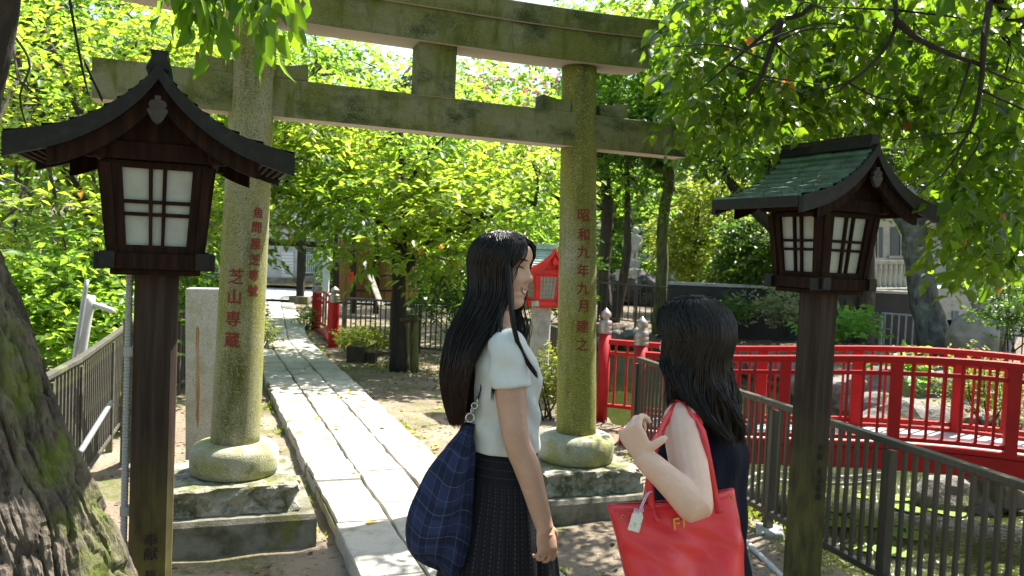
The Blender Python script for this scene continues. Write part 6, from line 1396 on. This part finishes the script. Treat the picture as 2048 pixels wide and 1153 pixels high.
leaves('crown', C_, A_, N_ + np.array([0, -.35, 0]), L_, lf_camphor, ov, .56, True); strips('twigs', tw[:800], np.full(800, .0028), twig_dark, ov)['kind'] = 'stuff'
nl = 470; c_ = np.stack([rs.uniform(.55, 4.2, nl), rs.uniform(2.4, 4.4, nl), rs.uniform(3.2, 4.6, nl)], 1)                       # upper crown above the view: it shades the two women
c_ = np.vstack([c_, np.array([1.66, 3.1, 3.6]) + rs.randn(190, 3) * [.28, .28, .3]]); nl = len(c_)
C_, A_, N_, L_, tw = clumps(c_, rs.randn(nl, 3), 9, .28, .11, .6, .5); leaves('upper_crown', C_, A_, N_, L_, lf_camphor, ov, .55)

# unseen leaf clusters added behind the viewpoint to cut sky light from that side
for own, x0, x1, n_ in ((lt, -7.5, -.6, 420), (ov, -.6, 7.5, 480)):
    c_ = np.stack([rs.uniform(x0, x1, n_), rs.uniform(-6.5, .9, n_), rs.uniform(2.7, 6.5, n_)], 1)
    c_[:, 2] = np.where(c_[:, 1] < -3.5, rs.uniform(.4, 6.5, n_), c_[:, 2])
    C_, A_, N_, L_, tw = clumps(c_, rs.randn(n_, 3), 9, .6, .24, .4, .4); leaves('rear_crown', C_, A_, N_, L_, lf_dark, own, .6)

# leaf litter and low growth on the soil
litter_m = leaf_mat('dry leaf litter', (.10, .055, .035), (.26, .17, .10), (.1, .05, .03), (.2, .12, .06), .1, .8)
pts_ = []
while len(pts_) < 4200:
    x, y = (rs.uniform(-4.5, 1.6), rs.uniform(2.8, 13)) if rs.rand() < .7 else (rs.uniform(1.0, 9), rs.uniform(14.5, 20))
    q = Vector((x, y, 0)) - po; s_, t_ = q.dot(pd), q.dot(pv)
    if -.12 < t_ < 1.08 and s_ < 20: continue
    if math.sin(x * 3.1 + 1) * math.sin(y * 2.3) < rs.uniform(-1.2, .7) or pond_sd(np.array([x]), np.array([y]))[0] < .1: continue
    if min((Vector((x, y)) - LB.xy).length, (Vector((x, y)) - RB.xy).length) < .6: continue
    pts_.append((x, y, gz(x, y) + .012))
c_ = np.array(pts_); n_ = len(c_)
o_ = leaves('leaf_litter', c_, rs.randn(n_, 3) * [1, 1, .15], np.array([0, 0, 1]) + rs.randn(n_, 3) * .3, .03 + .035 * rs.rand(n_), litter_m, None, .5); o_['kind'] = 'stuff'; tagit(o_, 'scattered dry brown leaf litter on the bare soil', 'leaf litter')
pts_ = []
for _ in range(420):
    s_ = rs.uniform(-1.5, 11); t_ = rs.choice([-.05, 1.03]) + rs.randn() * .03
    if math.sin(s_ * 2.1 + t_ * 3) + math.sin(s_ * 5.3) < .1: continue
    p = path_pt(s_, t_); pts_ += [(p.x + rs.randn() * .02, p.y + rs.randn() * .03, -.09) for _ in range(6)]
for _ in range(500):
    t_ = rs.rand(); p = np.array([1.09, 6.9]) * (1 - t_) + np.array([2.2, 2.9]) * t_; pts_ += [(p[0] + rs.uniform(-.16, .2), p[1] + rs.randn() * .06, -.1) for _ in range(3)]
for _ in range(420):
    a_ = rs.rand() * 6.3; r_ = .15 + .5 * rs.rand() ** .7; pts_.append((-1.49 + r_ * math.cos(a_) * 1.4, 11.03 + r_ * math.sin(a_), -.09))
c_ = np.array(pts_); n_ = len(c_)
o_ = leaves('ground_cover', c_, np.array([0, 0, .6]) + rs.randn(n_, 3) * [.7, .7, .25], rs.randn(n_, 3), .02 + .03 * rs.rand(n_), lf_shrub, None, .45); o_['kind'] = 'stuff'; tagit(o_, 'low green moss and weeds along the path edges and under the fence', 'ground cover')
